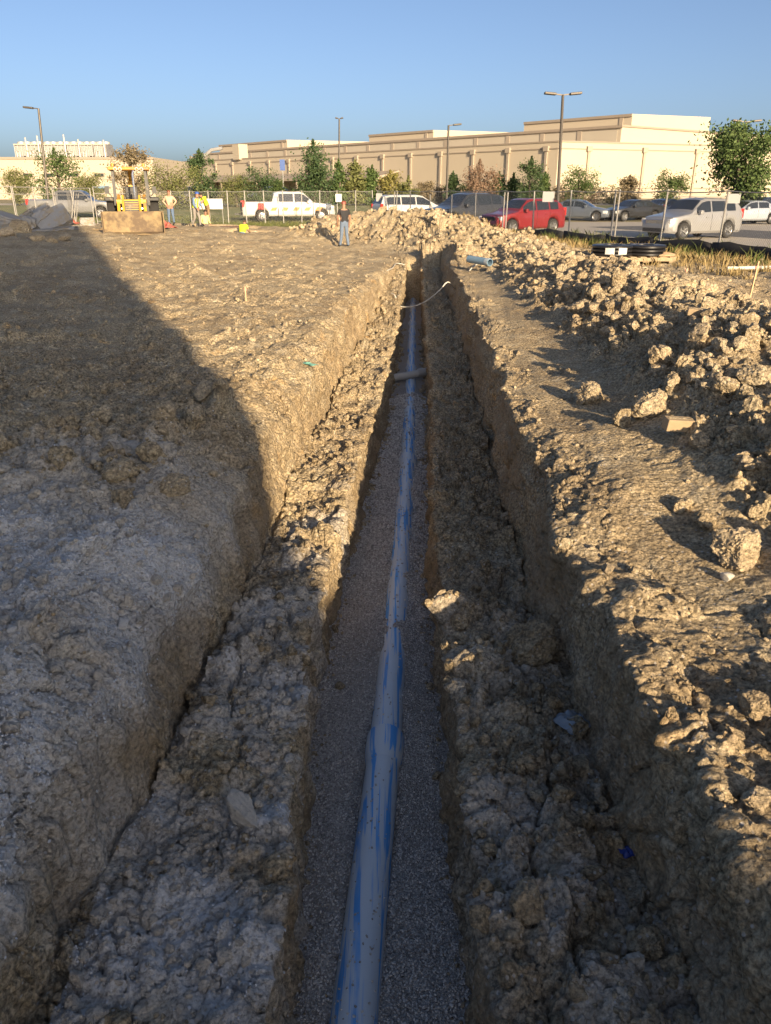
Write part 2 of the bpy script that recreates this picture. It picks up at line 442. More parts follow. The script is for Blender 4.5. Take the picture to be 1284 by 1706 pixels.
    wy = Y + 0.06 * perlin(S * 3.1, Y * 3.1, 51) + 0.02 * perlin(S * 11, Y * 11, 53)
    near = ss(26, 9, Y)
    pit = RG
    for cell, amp, sd, p in ((0.55, .34, 60, .45), (0.26, .62, 61, .62), (0.12, .75, 62, .66), (0.055, .8, 63, .7)):
        lim = ss(0.9 if cell > .5 else 0.12, 1.0 if cell > .5 else 0.75, RG) if cell > .2 else np.clip(RG * 1.35, 0, 1)
        msk = ss(-0.25, 0.45, fbm(S * 0.8 / (cell + .3), Y * 0.8 / (cell + .3), 2, sd + 9))
        D += amp * lumps(wx, wy, cell, sd * 7, p) * lim * (0.35 + 0.65 * msk) * (near if cell < .06 else 1)
    for cell, amp, sd in ((0.34, .30, 120), (0.15, .36, 130), (0.07, .42, 140)):
        bh, bc = blocks(wx, wy * (1 + .35 * WALL), cell, sd)
        msk = ss(-.12, .4, fbm(S * .55 / (cell + .25), Y * .55 / (cell + .25), 3, sd + 5)) * np.clip(.30 + .9 * RG, 0, 1) * (1 - .8 * STR)
        far_ok = 1.0 if cell > .1 else ss(16, 7, Y)
        D += cell * msk * far_ok * (amp * bh * (1 - .3 * WALL) - .30 * bc ** 2)
    base = fbm(wx * 1.6, wy * 1.6, 5, 70, .55) * 0.036 + np.abs(fbm(wx * 6, wy * 6, 3, 75)) * 0.022
    D += base * (0.35 + 0.9 * np.clip(RG, 0, 1)) * (1 - BEDM) * (1 - .55 * STR)
    # bucket grooves and slabs flaking off the cut walls
    gro = fbm(S * 3.2 + 5, Y * 1.1, 4, 80) * 0.055 + (np.abs(perlin(S * 1.2, Y * 3.5, 84)) - 0.3) * 0.06
    D += WALL * (gro + .022 * perlin(Y * 8 + S * 2.5, S * .9, 86) + .010 * perlin(Y * 21 + S * 5, S * 1.3, 87))
    # short dry cracks
    ck = np.abs(fbm(S * 2.3 + 3, Y * 2.3, 3, 90)); ckm = ss(0.1, 0.4, perlin(S * .7, Y * .7, 93))
    D -= 0.05 * ss(0.035, 0.0, ck) * ckm * near * (1 - BEDM) * (0.6 + WALL)
    # tyre and track marks on the trampled strip to the right
    tr = ss(.15, 0, np.abs(((X - 1.95 - .12 * (Y - 4)) / .55 + .5) % 1 - .5) - .18) * ss(1.5, 1.7, X) * ss(3.4, 2.9, X - .1 * Y) * ss(3.5, 5, Y) * ss(22, 14, Y)
    D -= 0.022 * tr * (0.5 + 0.5 * perlin(X * 3, Y * 16, 97))
    edge = ss(44.5, 42, np.abs(X)) * ss(49.8, 48.5, Y) * (1 - 0.92 * ss(0.6, 2.2, beyond_fence(X, Y)) * ss(20, 24, Y))
    D *= edge * (1 - BEDM)
    P = P + Nn * D[..., None]
    # lime dust, pushed paler to brighten the near shade, and wet clay patches
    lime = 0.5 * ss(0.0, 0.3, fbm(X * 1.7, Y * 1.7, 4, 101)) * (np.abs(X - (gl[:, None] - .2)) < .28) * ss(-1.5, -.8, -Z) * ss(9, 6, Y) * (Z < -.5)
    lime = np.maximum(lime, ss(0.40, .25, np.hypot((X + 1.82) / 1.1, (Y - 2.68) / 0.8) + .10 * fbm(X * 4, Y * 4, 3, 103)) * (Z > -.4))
    lime = np.maximum(lime, (.85 + .6 * fbm(X * 1.1, Y * 1.1, 4, 104)) * ss(-.9, -1.15, X) * ss(6.6, 4.2, Y) * ss(-.75, -.35, Z))  # pale left bank, whitened beyond its own tone to lift the shade
    lime = np.maximum(lime, (.34 + .6 * fbm(X * 1.6, Y * 1.6, 4, 106)) * np.where(X < .2, 1.6, .7) * (np.abs(X) < 1.3) * (Z < -.6) * ss(6.5, 4, Y) * (1 - .7 * WALL))  # dusty benches, likewise paled to lift the shade on them
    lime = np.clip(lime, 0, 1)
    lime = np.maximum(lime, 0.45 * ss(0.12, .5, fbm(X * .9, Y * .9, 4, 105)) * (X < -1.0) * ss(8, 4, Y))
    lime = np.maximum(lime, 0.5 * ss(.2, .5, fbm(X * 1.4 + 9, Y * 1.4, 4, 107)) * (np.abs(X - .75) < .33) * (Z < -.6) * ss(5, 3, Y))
    clay = np.clip(WALL * (0.45 + 0.8 * fbm(S * .9, Y * .9, 3, 110)), 0, 1) * 0.8 * (1 - np.clip(1.3 * lime, 0, 1))
    # faces
    idx = np.arange(V * U).reshape(V, U)
    F = np.stack([idx[:-1, :-1], idx[:-1, 1:], idx[1:, 1:], idx[1:, :-1]], -1).reshape(-1, 4)
    me = np_mesh('ground', P.reshape(-1, 3), F)
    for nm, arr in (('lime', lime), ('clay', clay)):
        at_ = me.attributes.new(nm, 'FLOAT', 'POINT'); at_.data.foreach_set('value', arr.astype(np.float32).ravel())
    o = mesh_obj('ground', me, M['dirt'], None, 180); tag(o, kind='structure')
    area = np.linalg.norm(np.cross(np.gradient(P, axis=1), np.gradient(P, axis=0)), axis=-1)
    return dict(P=P, R=RG * edge * (1 - .6 * STR), area=area, wall=WALL, bed=BEDM, N=Nn, rows=rows, gl=gl, gr=gr, U=U, nL=nL, nR=nR, lime=lime)
G = build_ground()
def gz(x, y):
    """height of the finished ground near a point"""
    i = int(np.argmin(np.abs(G['rows'] - y))); r = G['P'][i]; j = int(np.argmin(np.abs(r[:, 0] - x) + 0.0)); return float(r[j, 2])

# ------------------------------------------------------------------ gravel bedding and the blue water main
def bed_z(x, y):
    xp = itp(y, PIPE)
    z = BED + 0.04 * fbm(x * 1.4, y * 0.9, 3, 201) + .022 * np.abs(fbm(x * 4.5, y * 3.2, 3, 203))
    z = z + 0.062 * ss(4.3, 5.6, y) * np.exp(-((x - xp) / .3) ** 2)
    hump = np.zeros(np.shape(y))
    for yc, h, s in ((4.72, .07, .24), (5.5, .02, .3), (5.9, .015, .2), (7.6, .03, .35), (9.0, .03, .3), (12.6, .03, .8), (17.5, .03, .6), (24, .03, .8)):
        hump = hump + h * np.exp(-((y - yc) / s) ** 2)
    z = z + hump * np.exp(-((x - xp) / .26) ** 2)
    return z + 0.034 * perlin(x * 5, y * 1.9, 207) * np.exp(-((x - xp) / .16) ** 2)
def build_bed():
    m, nt, b = nodes_mat('crushed_gravel')
    co = coords(nt, 'Object')
    vc = voro(nt, co, 85.0, out=1); vd = voro(nt, co, 85.0)
    sep = N(nt, 'ShaderNodeSeparateColor'); nt.links.new(vc, sep.inputs[0])
    c = mixc(nt, sep.outputs[0], (0.27, 0.25, 0.235), (0.66, 0.625, 0.58))
    c = mixc(nt, ramp(nt, noise(nt, co, 1.6, 4), .38, .66), c, (0.44, 0.40, 0.35))
    nt.links.new(c, b.inputs['Base Color']); b.inputs['Roughness'].default_value = .9
    n1 = bump(nt, b, vd, 1.0, 0.02); bump(nt, b, noise(nt, co, 30, 8, .7), .8, .02, n1)
    rows = []; y = 1.2
    while y < 29.0: rows.append(y); y += max(.02, .008 * y)
    rows = np.concatenate([np.arange(-7.4, 1.2, .2), rows]); u = np.linspace(0, 1, 60)
    gl = np.interp(rows, G['rows'], G['gl']) - .09; gr = np.interp(rows, G['rows'], G['gr']) + .09
    X = gl[:, None] + (gr - gl)[:, None] * u; Y = np.repeat(rows[:, None], 60, 1)
    Z = bed_z(X, Y) + .008 * perlin(X * 30, Y * 30, 210)
    P = np.stack([X, Y, Z], -1); idx = np.arange(P.shape[0] * 60).reshape(-1, 60)
    F = np.stack([idx[:-1, :-1], idx[:-1, 1:], idx[1:, 1:], idx[1:, :-1]], -1).reshape(-1, 4)
    o = mesh_obj('gravel_bed', np_mesh('gravel_bed', P.reshape(-1, 3), F), m, None, 180); tag(o, kind='structure')
build_bed()

def blue_pipe_mat(name, dusty=True):
    m, nt, b = nodes_mat(name)
    co = coords(nt, 'Object')
    mp = N(nt, 'ShaderNodeMapping'); mp.inputs['Scale'].default_value = (19, 0.6, 19); nt.links.new(co, mp.inputs[0])
    st = noise(nt, mp.outputs[0], 1.5, 3, .5, .3)
    mp2 = N(nt, 'ShaderNodeMapping'); mp2.inputs['Scale'].default_value = (1, .35, 1); nt.links.new(co, mp2.inputs[0])
    pt = noise(nt, mp2.outputs[0], 2.2, 5, .6)
    wipe = N(nt, 'ShaderNodeMath', operation='MULTIPLY'); nt.links.new(ramp(nt, st, .51, .60), wipe.inputs[0]); nt.links.new(ramp(nt, pt, .33, .47), wipe.inputs[1])
    sp = ramp(nt, noise(nt, co, 170, 3, .8), .66, .76)
    c = mixc(nt, wipe.outputs[0], (0.60, 0.66, 0.71), (0.10, 0.36, 0.78)) if dusty else mixc(nt, pt, (0.11, 0.21, 0.32), (0.22, 0.32, 0.40))
    c = mixc(nt, sp, c, (0.27, 0.26, 0.25))
    nt.links.new(c, b.inputs['Base Color']); b.inputs['Roughness'].default_value = .5
    return m
M['pipe'] = blue_pipe_mat('dusty_blue_pipe'); M['pipe_clean'] = blue_pipe_mat('faded_blue_pipe', False)
def water_main():
    joints = [-1.9, 4.34, 10.45, 16.55, 22.65, 29.6]
    who = ['nearest length of blue water main, wiped blue streaks on its top', 'second length of blue water main, half sunk in gravel humps',
           'length of blue water main just before the cross pipe', 'length of blue water main just past the cross pipe', 'farthest length of blue water main running into the end of the trench']
    for i in range(5):
        a, c = joints[i], joints[i + 1]
        ys = np.linspace(a - 0.06, c, 26)
        zc = [BED + .03 - .02 * float(ss(4.3, 5.2, y)) for y in ys]
        root = empty('water_pipe', (float(itp(a, PIPE)), a, BED - .08), 0, who[i], 'water pipe', 'lengths of the blue water main')
        off = Vector(root.location)
        pts = [Vector((float(itp(y, PIPE)), y, z)) - off for y, z in zip(ys, zc)]
        MB().tube(pts, .113, 28).build('barrel', M['pipe'], root, 40)
        # bell socket at the far end of each length (the mouth faces away)
        p1 = pts[-1]; d = (pts[-1] - pts[-2]).normalized()
        prof = [(-.30, .114), (-.24, .127), (-.14, .134), (-.02, .134), (0.0, .130), (0.004, .116)]
        MB().tube([p1 + d * s for s, _ in prof], [r_ for _, r_ in prof], 28, False).build('bell_socket', M['pipe'], root, 50)
water_main()
# ------------------------------------------------------------------ clods, stones and gravel grains
rng = np.random.default_rng(11)
def ico(sub):
    bm = bmesh.new(); bmesh.ops.create_icosphere(bm, subdivisions=sub, radius=1)
    v = np.array([p.co[:] for p in bm.verts]); f = np.array([[q.index for q in fc.verts] for fc in bm.faces]); bm.free(); return v, f
def n3(v, s, seed): return (fbm(v[:, 0] * s + seed, v[:, 1] * s - seed, 3, seed) + fbm(v[:, 1] * s + 7, v[:, 2] * s + seed, 3, seed + 5) + fbm(v[:, 2] * s - seed, v[:, 0] * s + 3, 3, seed + 9)) / 3
def clod_mesh(name, sub, seed, cuts=9, rough=.22, flat=.75):
    r_ = np.random.default_rng(seed); v, f = ico(sub); v = v.copy()
    v *= np.array([1.0, r_.uniform(.65, .95), r_.uniform(.55, .9) * flat / .75])
    for _ in range(cuts):
        d = r_.normal(size=3); d /= np.linalg.norm(d); h = r_.uniform(.34, .72)
        e = v @ d - h; v = v - np.where(e > 0, e, 0)[:, None] * d * .92
    L = np.linalg.norm(v, axis=1, keepdims=True); u = v / L
    v = v + u * (n3(u, 1.9, seed)[:, None] * rough * .55 + np.abs(n3(u, 4.6, seed + 40))[:, None] * rough * .75 + n3(u, 11.0, seed + 60)[:, None] * rough * .22)
    v /= np.abs(v[:, :2]).max()
    me = np_mesh(name, v, f); me.materials.append(M['clod'])
    me.polygons.foreach_set('use_smooth', [True] * len(f)); me.set_sharp_from_angle(angle=R(30))
    return me
CLOD_HI = [clod_mesh('clod', 4, 300 + i, 10 + i % 5, .17 + .04 * (i % 3)) for i in range(10)]
CLOD_LO = [clod_mesh('crumb', 2, 400 + i, 7, .16) for i in range(8)]

def recolour(meshes, mat):
    out = []
    for me in meshes: c = me.copy(); c.materials.clear(); c.materials.append(mat); out.append(c)
    return out
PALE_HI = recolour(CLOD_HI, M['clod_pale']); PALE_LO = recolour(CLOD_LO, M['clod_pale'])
def template_objects(meshes, cname, mat=None):
    c = bpy.data.collections.new(cname)
    for k, me in enumerate(meshes):
        c.objects.link(bpy.data.objects.new('%s_%02d' % (cname, k), me))
    return c
def scatter_tree(coll):
    t = bpy.data.node_groups.new('scatter_' + coll.name, 'GeometryNodeTree')
    t.interface.new_socket('Geometry', in_out='INPUT', socket_type='NodeSocketGeometry')
    t.interface.new_socket('Geometry', in_out='OUTPUT', socket_type='NodeSocketGeometry')
    gi = t.nodes.new('NodeGroupInput'); go = t.nodes.new('NodeGroupOutput')
    ci = t.nodes.new('GeometryNodeCollectionInfo'); ci.inputs['Collection'].default_value = coll
    ci.inputs['Separate Children'].default_value = True; ci.inputs['Reset Children'].default_value = True
    iop = t.nodes.new('GeometryNodeInstanceOnPoints'); iop.inputs['Pick Instance'].default_value = True
    def named(n, ty):
        a = t.nodes.new('GeometryNodeInputNamedAttribute'); a.data_type = ty; a.inputs['Name'].default_value = n
        return [s for s in a.outputs if s.enabled and s.name == 'Attribute'][0]
    t.links.new(gi.outputs[0], iop.inputs['Points']); t.links.new(ci.outputs[0], iop.inputs['Instance'])
    t.links.new(named('pick', 'INT'), iop.inputs['Instance Index'])
    er = t.nodes.new('FunctionNodeEulerToRotation'); t.links.new(named('rot', 'FLOAT_VECTOR'), er.inputs[0]); t.links.new(er.outputs[0], iop.inputs['Rotation'])
    t.links.new(named('size', 'FLOAT_VECTOR'), iop.inputs['Scale'])
    t.links.new(iop.outputs[0], go.inputs[0])
    return t
def scatter(name, pos, rot, size, pick, coll, mat, parent=None):
    me = bpy.data.meshes.new(name); me.vertices.add(len(pos)); me.vertices.foreach_set('co', pos.astype(np.float32).ravel())
    for nm, ty, key, arr in (('rot', 'FLOAT_VECTOR', 'vector', rot), ('size', 'FLOAT_VECTOR', 'vector', size), ('pick', 'INT', 'value', pick)):
        a = me.attributes.new(nm, ty, 'POINT'); a.data.foreach_set(key, np.ascontiguousarray(arr, dtype=np.int32 if ty == 'INT' else np.float32).ravel())
    o = mesh_obj(name, me, mat, parent)
    md = o.modifiers.new('scatter', 'NODES'); md.node_group = scatter_tree(coll)
    return o

def place_clods():
    P = G['P'].reshape(-1, 3); Rr = G['R'].ravel(); A = G['area'].ravel(); W = G['wall'].ravel(); B = G['bed'].ravel()
    dist = np.hypot(np.hypot(P[:, 0], P[:, 1]), HC - P[:, 2])
    vis = (P[:, 1] > 1.4) & (P[:, 1] < 46) & (np.abs(P[:, 0]) < .60 * P[:, 1] + 1.2) & (W < .5) & (B < .5)
    rmin = np.maximum(.0065, .0021 * dist)
    dens = .06 * (1 + 1.3 * ss(7.5, 4.5, dist)) * rmin ** -1.8 * np.clip(Rr - .02, 0, 1) ** 1.15 * np.where((Rr > .7) & (P[:, 0] > 1.5), 2.0, 1.0)
    lam = np.where(vis, A * dens, 0)
    tot = lam.sum(); n = int(min(tot, 120000))
    k = rng.choice(len(P), size=n, p=lam / tot)
    # jitter inside the cell
    U = G['U']; q = rng.random((n, 2))
    e1 = P[np.minimum(k + 1, len(P) - 1)] - P[k]; e2 = P[np.minimum(k + U, len(P) - 1)] - P[k]
    pos = P[k] + e1 * q[:, :1] + e2 * q[:, 1:]
    r_ = rmin[k] * rng.random(n) ** (-1 / np.where(Rr[k] > .7, 1.85, 2.3))
    cap = np.where(Rr[k] > .74, .15, np.where(Rr[k] > .6, .085, .045 + .05 * Rr[k]))
    r_ = np.minimum(r_, cap * rng.uniform(.55, 1, n))
    chalk_lift = G['lime'].ravel()[k] > rng.uniform(.25, .6, n)
    sink = rng.uniform(.12, .62, n)
    pos[:, 2] += r_ * (.55 - sink) * .9
    rot = np.stack([rng.normal(0, .5, n), rng.normal(0, .5, n), rng.uniform(0, 6.28, n)], -1)
    size = r_[:, None] * rng.uniform(.8, 1.15, (n, 3))
    # crumbs that fell from the cut walls on to the gravel
    ne = 900; ye = 1.6 + 20 * rng.random(ne) ** 1.8; sd = rng.random(ne) < .5; off = np.abs(rng.normal(0, .06, ne))
    xe = np.where(sd, np.interp(ye, G['rows'], G['gl']) + off, np.interp(ye, G['rows'], G['gr']) - off)
    re_ = np.maximum(.006, .0018 * ye) * rng.random(ne) ** (-1 / 2.4); re_ = np.minimum(re_, .05)
    pos = np.concatenate([pos, np.stack([xe, ye, bed_z(xe, ye) + re_ * .3], -1)]); r_ = np.concatenate([r_, re_]); rot = np.concatenate([rot, rng.uniform(0, 6.28, (ne, 3))])
    size = np.concatenate([size, re_[:, None] * rng.uniform(.8, 1.15, (ne, 3))]); dist = np.concatenate([dist[k], np.hypot(ye, 3.6)]); n = n + ne; k = np.arange(n); chalk_lift = np.concatenate([chalk_lift, np.zeros(ne, bool)])
    app = r_ / dist[k]
    inview = np.abs(pos[:, 0]) < .50 * (pos[:, 1] * .92 + .8)
    order = np.argsort(-np.where(inview & (k < n - ne), app, 0))
    big, rest = order[:270], order[270:]
    # zones give each clod its own phrase
    def zone(p, r__):
        x, y, z = p
        sz = 'large' if r__ > .13 else 'mid-sized' if r__ > .075 else 'small'
        if z < -.55:
            right = x > float(itp(y, GR)); inner = abs(x - float(itp(y, GR if right else GL))) < .36
            far = 'by the frame bottom' if y < 2.7 else 'level with the pipe bell' if y < 4.8 else 'beyond the pipe bell' if y < 8 else 'far along'
            return ('bench_r' if right else 'bench_l', '%s clay clod on the %s bench, %s, near the %s' % (sz, 'right' if right else 'left', far, 'gravel' if inner else 'outer wall'))
        if y > 27: return ('pile', '%s tan clod in the spoil heap before the parked cars' % sz)
        if x > 1.2 and y > 5.0:
            c_ = float(np.interp(y, CREST[:, 1], CREST[:, 0])); side = 'trench-side foot' if x < c_ - 1.0 else 'crest' if x < c_ + .3 else 'outer side'
            return ('ridge', '%s clod on the %s of the right spoil ridge, %s' % (sz, side, 'at its near end' if y < 7.5 else 'in its front half' if y < 11 else 'in its far half'))
        if x > 0.9: return ('bank', '%s clay clod on the near right bank at the shadow edge' % sz)
        if x < -1 and y < 9: return ('heap', '%s pale clod on the shaded ground left of the trench, %s' % (sz, 'close by' if y < 4.2 else 'beside the clod heap' if y < 6.5 else 'beyond the clod heap'))
        return ('field', '%s clod on the trampled ground far left of the trench' % sz)
    groups = {'bench_r': 'clods on the right bench', 'bench_l': 'clods on the left bench', 'pile': 'clods of the far spoil heap', 'ridge': 'clods of the right spoil ridge',
              'bank': 'clods on the near right bank', 'heap': 'clods on the left ground', 'field': 'clods on the far left ground'}
    for i in big:
        o = bpy.data.objects.new('dirt_clod', (PALE_HI if chalk_lift[i] else CLOD_HI)[int(rng.integers(len(CLOD_HI)))]); COL.objects.link(o)
        o.location = pos[i]; o.rotation_euler = rot[i]; o.scale = size[i]
        zn, lb = zone(pos[i], r_[i]); tag(o, lb, 'dirt clod', groups[zn])
    pick = rng.integers(0, len(CLOD_LO) + len(CLOD_HI), len(rest))
    tiny = app[rest] < .012
    pick = np.where(tiny, pick % len(CLOD_LO), len(CLOD_LO) + pick % len(CLOD_HI))
    pick = pick + np.where(chalk_lift[rest], len(CLOD_LO) + len(CLOD_HI), 0)
    tc = template_objects(CLOD_LO + CLOD_HI + PALE_LO + PALE_HI, 'crumbs')
    o = scatter('loose_dirt', pos[rest], rot[rest], size[rest], pick, tc, M['clod']); tag(o, 'loose dry clay crumbs strewn over the dug ground', 'loose dirt', kind='stuff')
    print('clods', n, 'of', int(tot))
place_clods()

def gravel_grains():
    m, nt, b = nodes_mat('gravel_grain')
    oi = N(nt, 'ShaderNodeObjectInfo')
    c = mixc(nt, oi.outputs['Random'], (0.24, 0.225, 0.21), (0.70, 0.665, 0.62)); nt.links.new(c, b.inputs['Base Color']); b.inputs['Roughness'].default_value = .9
    gm = []
    for i in range(5):
        v, f = ico(1); r_ = np.random.default_rng(500 + i); v = v * (1 + r_.uniform(-.28, .28, (len(v), 1))) * np.array([1, r_.uniform(.6, .9), r_.uniform(.5, .8)])
        me = np_mesh('grain', v, f); me.materials.append(m); gm.append(me)
    n = 60000
    y = 1.5 + (14 - 1.5) * rng.random(n) ** 2.0
    gl = np.interp(y, G['rows'], G['gl']) - .04; gr = np.interp(y, G['rows'], G['gr']) + .04
    x = gl + (gr - gl) * rng.random(n); z = bed_z(x, y)
    # some grains lie on top of the pipe
    xp = itp(y, PIPE); top = BED + .03 - .02 * ss(4.3, 5.2, y) + np.sqrt(np.clip(.113 ** 2 - (x - xp) ** 2, 0, None))
    on = (np.abs(x - xp) < .105) & (top > z); keep = ~on | (rng.random(n) < .04)
    z = np.where(on, top, z)
    x, y, z = x[keep], y[keep], z[keep]; n = len(x)
    r_ = np.maximum(.0065, .0013 * y) * rng.uniform(.7, 1.5, n)
    rot = rng.uniform(0, 6.28, (n, 3)); size = np.repeat(r_[:, None], 3, 1)
    tc = template_objects(gm, 'grains')
    o = scatter('gravel', np.stack([x, y, z + r_ * .2], -1), rot, size, rng.integers(0, 5, n), tc, m); tag(o, 'crushed grey gravel bedding around the blue pipe', 'gravel', kind='stuff')
    # lime rock crumbs: white patch by the left edge, powder on the bench
    m2 = simple('white_crumb', (.52, .52, .53), .9, var=.2, scale=20)
    gw = []
    for me in gm: w_ = me.copy(); w_.materials.clear(); w_.materials.append(m2); gw.append(w_)
    pts = []
    P = G['P'].reshape(-1, 3)
    lm = np.empty(len(P), np.float32); bpy.data.objects['ground'].data.attributes['lime'].data.foreach_get('value', lm)
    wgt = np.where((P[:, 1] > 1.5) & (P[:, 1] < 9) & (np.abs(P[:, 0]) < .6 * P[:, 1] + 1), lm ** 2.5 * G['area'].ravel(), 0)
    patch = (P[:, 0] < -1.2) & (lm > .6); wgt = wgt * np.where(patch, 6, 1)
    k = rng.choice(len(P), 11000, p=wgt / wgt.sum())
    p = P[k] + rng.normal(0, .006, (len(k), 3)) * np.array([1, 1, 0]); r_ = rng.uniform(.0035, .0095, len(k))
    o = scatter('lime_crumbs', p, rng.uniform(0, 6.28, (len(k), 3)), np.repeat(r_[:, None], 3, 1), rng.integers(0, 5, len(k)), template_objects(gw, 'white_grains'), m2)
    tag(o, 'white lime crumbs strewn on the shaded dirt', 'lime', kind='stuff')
gravel_grains()
# ------------------------------------------------------------------ far ground, road, lawn, car park
def tz(y): return 0.8 * float(ss(50, 92, y))
M['lawn'] = simple('lawn_grass', (0.12, 0.135, 0.045), .95, var=.45, scale=1.2, bmp=.05, dirt=(.24, .20, .09), dirt_amt=.35)
M['dryland'] = simple('dry_verge', (0.23, 0.185, 0.095), .95, var=.3, scale=.6, bmp=.05, dirt=(.13, .13, .05), dirt_amt=.5)
M['asphalt'] = simple('worn_asphalt', (0.10, 0.098, 0.096), .85, var=.25, scale=.8, bmp=.01)
M['concrete_road'] = simple('pale_concrete', (0.40, 0.36, 0.30), .85, var=.12, scale=.5, bmp=.01)
def sheet(name, polys, mat, kind='structure'):
    mb = MB()
    for p in polys:
        b = len(mb.v); mb.v += [tuple(q) for q in p]; mb.f.append(tuple(range(b, b + len(p))))
    o = mb.build(name, mat); tag(o, kind=kind); return o
def strip(name, y0, y1, x0, x1, mat, lift, n=14):
    ys = np.linspace(y0, y1, n); P = []
    for a, b in zip(ys[:-1], ys[1:]):
        P.append([(x0, a, tz(a) + lift), (x1, a, tz(a) + lift), (x1, b, tz(b) + lift), (x0, b, tz(b) + lift)])
    return sheet(name, P, mat)
FAR = 2500
ter = strip('terrain', 49.0, 95, -FAR, FAR, M['dryland'], -.05)
sheet('far_terrain', [[(-FAR, 94.9, .75), (FAR, 94.9, .75), (FAR, FAR, .75), (-FAR, FAR, .75)],
                      [(-FAR, -FAR, -.06), (FAR, -FAR, -.06), (FAR, -7.9, -.06), (-FAR, -7.9, -.06)],
                      [(-FAR, -7.9, -.06), (-44.9, -7.9, -.06), (-44.9, 49.1, -.06), (-FAR, 49.1, -.06)],
                      [(44.9, -7.9, -.06), (FAR, -7.9, -.06), (FAR, 49.1, -.06), (44.9, 49.1, -.06)]], M['dryland'])
strip('lawn', 50.2, 84, -70, 9, M['lawn'], .0)
strip('lawn_right', 66.5, 84, 11, 90, M['lawn'], .0)
strip('far_road', 84.2, 92, -160, 160, M['concrete_road'], .012)
# car park beyond the fence, with a kerb
d = (FC - FA).normalized(); nrm = Vector((d.y, -d.x, 0))
q = lambda s, o, z: tuple(FA + d * s + nrm * o + Vector((0, 0, z)))
sheet('car_park', [[q(-9, 3.2, .03), q(-9, 60, .03), q(22, 60, .03), q(22, 3.2, .03)]], M['concrete_road'])
sheet('drive_lane', [[q(-9, 9.6, .036), q(-9, 15.5, .036), q(22, 15.5, .036), q(22, 9.6, .036)]], M['asphalt'])
sheet('car_park_far', [[q(22.02, 2.0, .03), q(22.02, 40, .03), q(34.5, 40, .03), q(34.5, 2.0, .03)]], M['concrete_road'])
MB().bar(q(-9, 3.1, .08), q(22, 3.1, .08), .18, .16).build('kerb', M['concrete_road'])['kind'] = 'structure'

# ------------------------------------------------------------------ buildings
M['cream'] = simple('cream_stucco', (0.42, 0.36, 0.275), .9, var=.05, scale=.25, bmp=.004)
M['cream_panel'] = simple('cream_panel', (0.40, 0.355, 0.285), .9, var=.05, scale=.25, bmp=.004)
M['trim'] = simple('brown_trim', (0.26, 0.215, 0.17), .8, var=.1, scale=1)
M['shed'] = simple('brown_sheet_roof', (0.31, 0.26, 0.205), .7, var=.1, scale=.6)
M['dark'] = simple('dark_opening', (0.03, 0.03, 0.03), .6)
M['glass'] = simple('dark_glass', (0.025, 0.03, 0.035), .08, var=.1, spec=.8)
M['galv'] = simple('galvanised', (0.30, 0.30, 0.295), .5, .3, var=.15, scale=3)
M['steel_white'] = simple('pale_metal', (0.4, 0.385, 0.355), .5, .2, var=.1)
def obox(mb, o, a, b, z0, z1, la, lb):
    """box on corner o along unit vectors a, b"""
    p = [o, o + a * la, o + a * la + b * lb, o + b * lb]
    return mb.add([(v.x, v.y, z0) for v in p] + [(v.x, v.y, z1) for v in p], [(3, 2, 1, 0), (4, 5, 6, 7), (0, 1, 5, 4), (1, 2, 6, 5), (2, 3, 7, 6), (3, 0, 4, 7)])
def wall_frame(mb, o, a, out, s0, s1, w, z0, z1, dep):
    p = o + a * s0
    return obox(mb, p + out * .002, a, out, z0, z1, s1 - s0, dep)

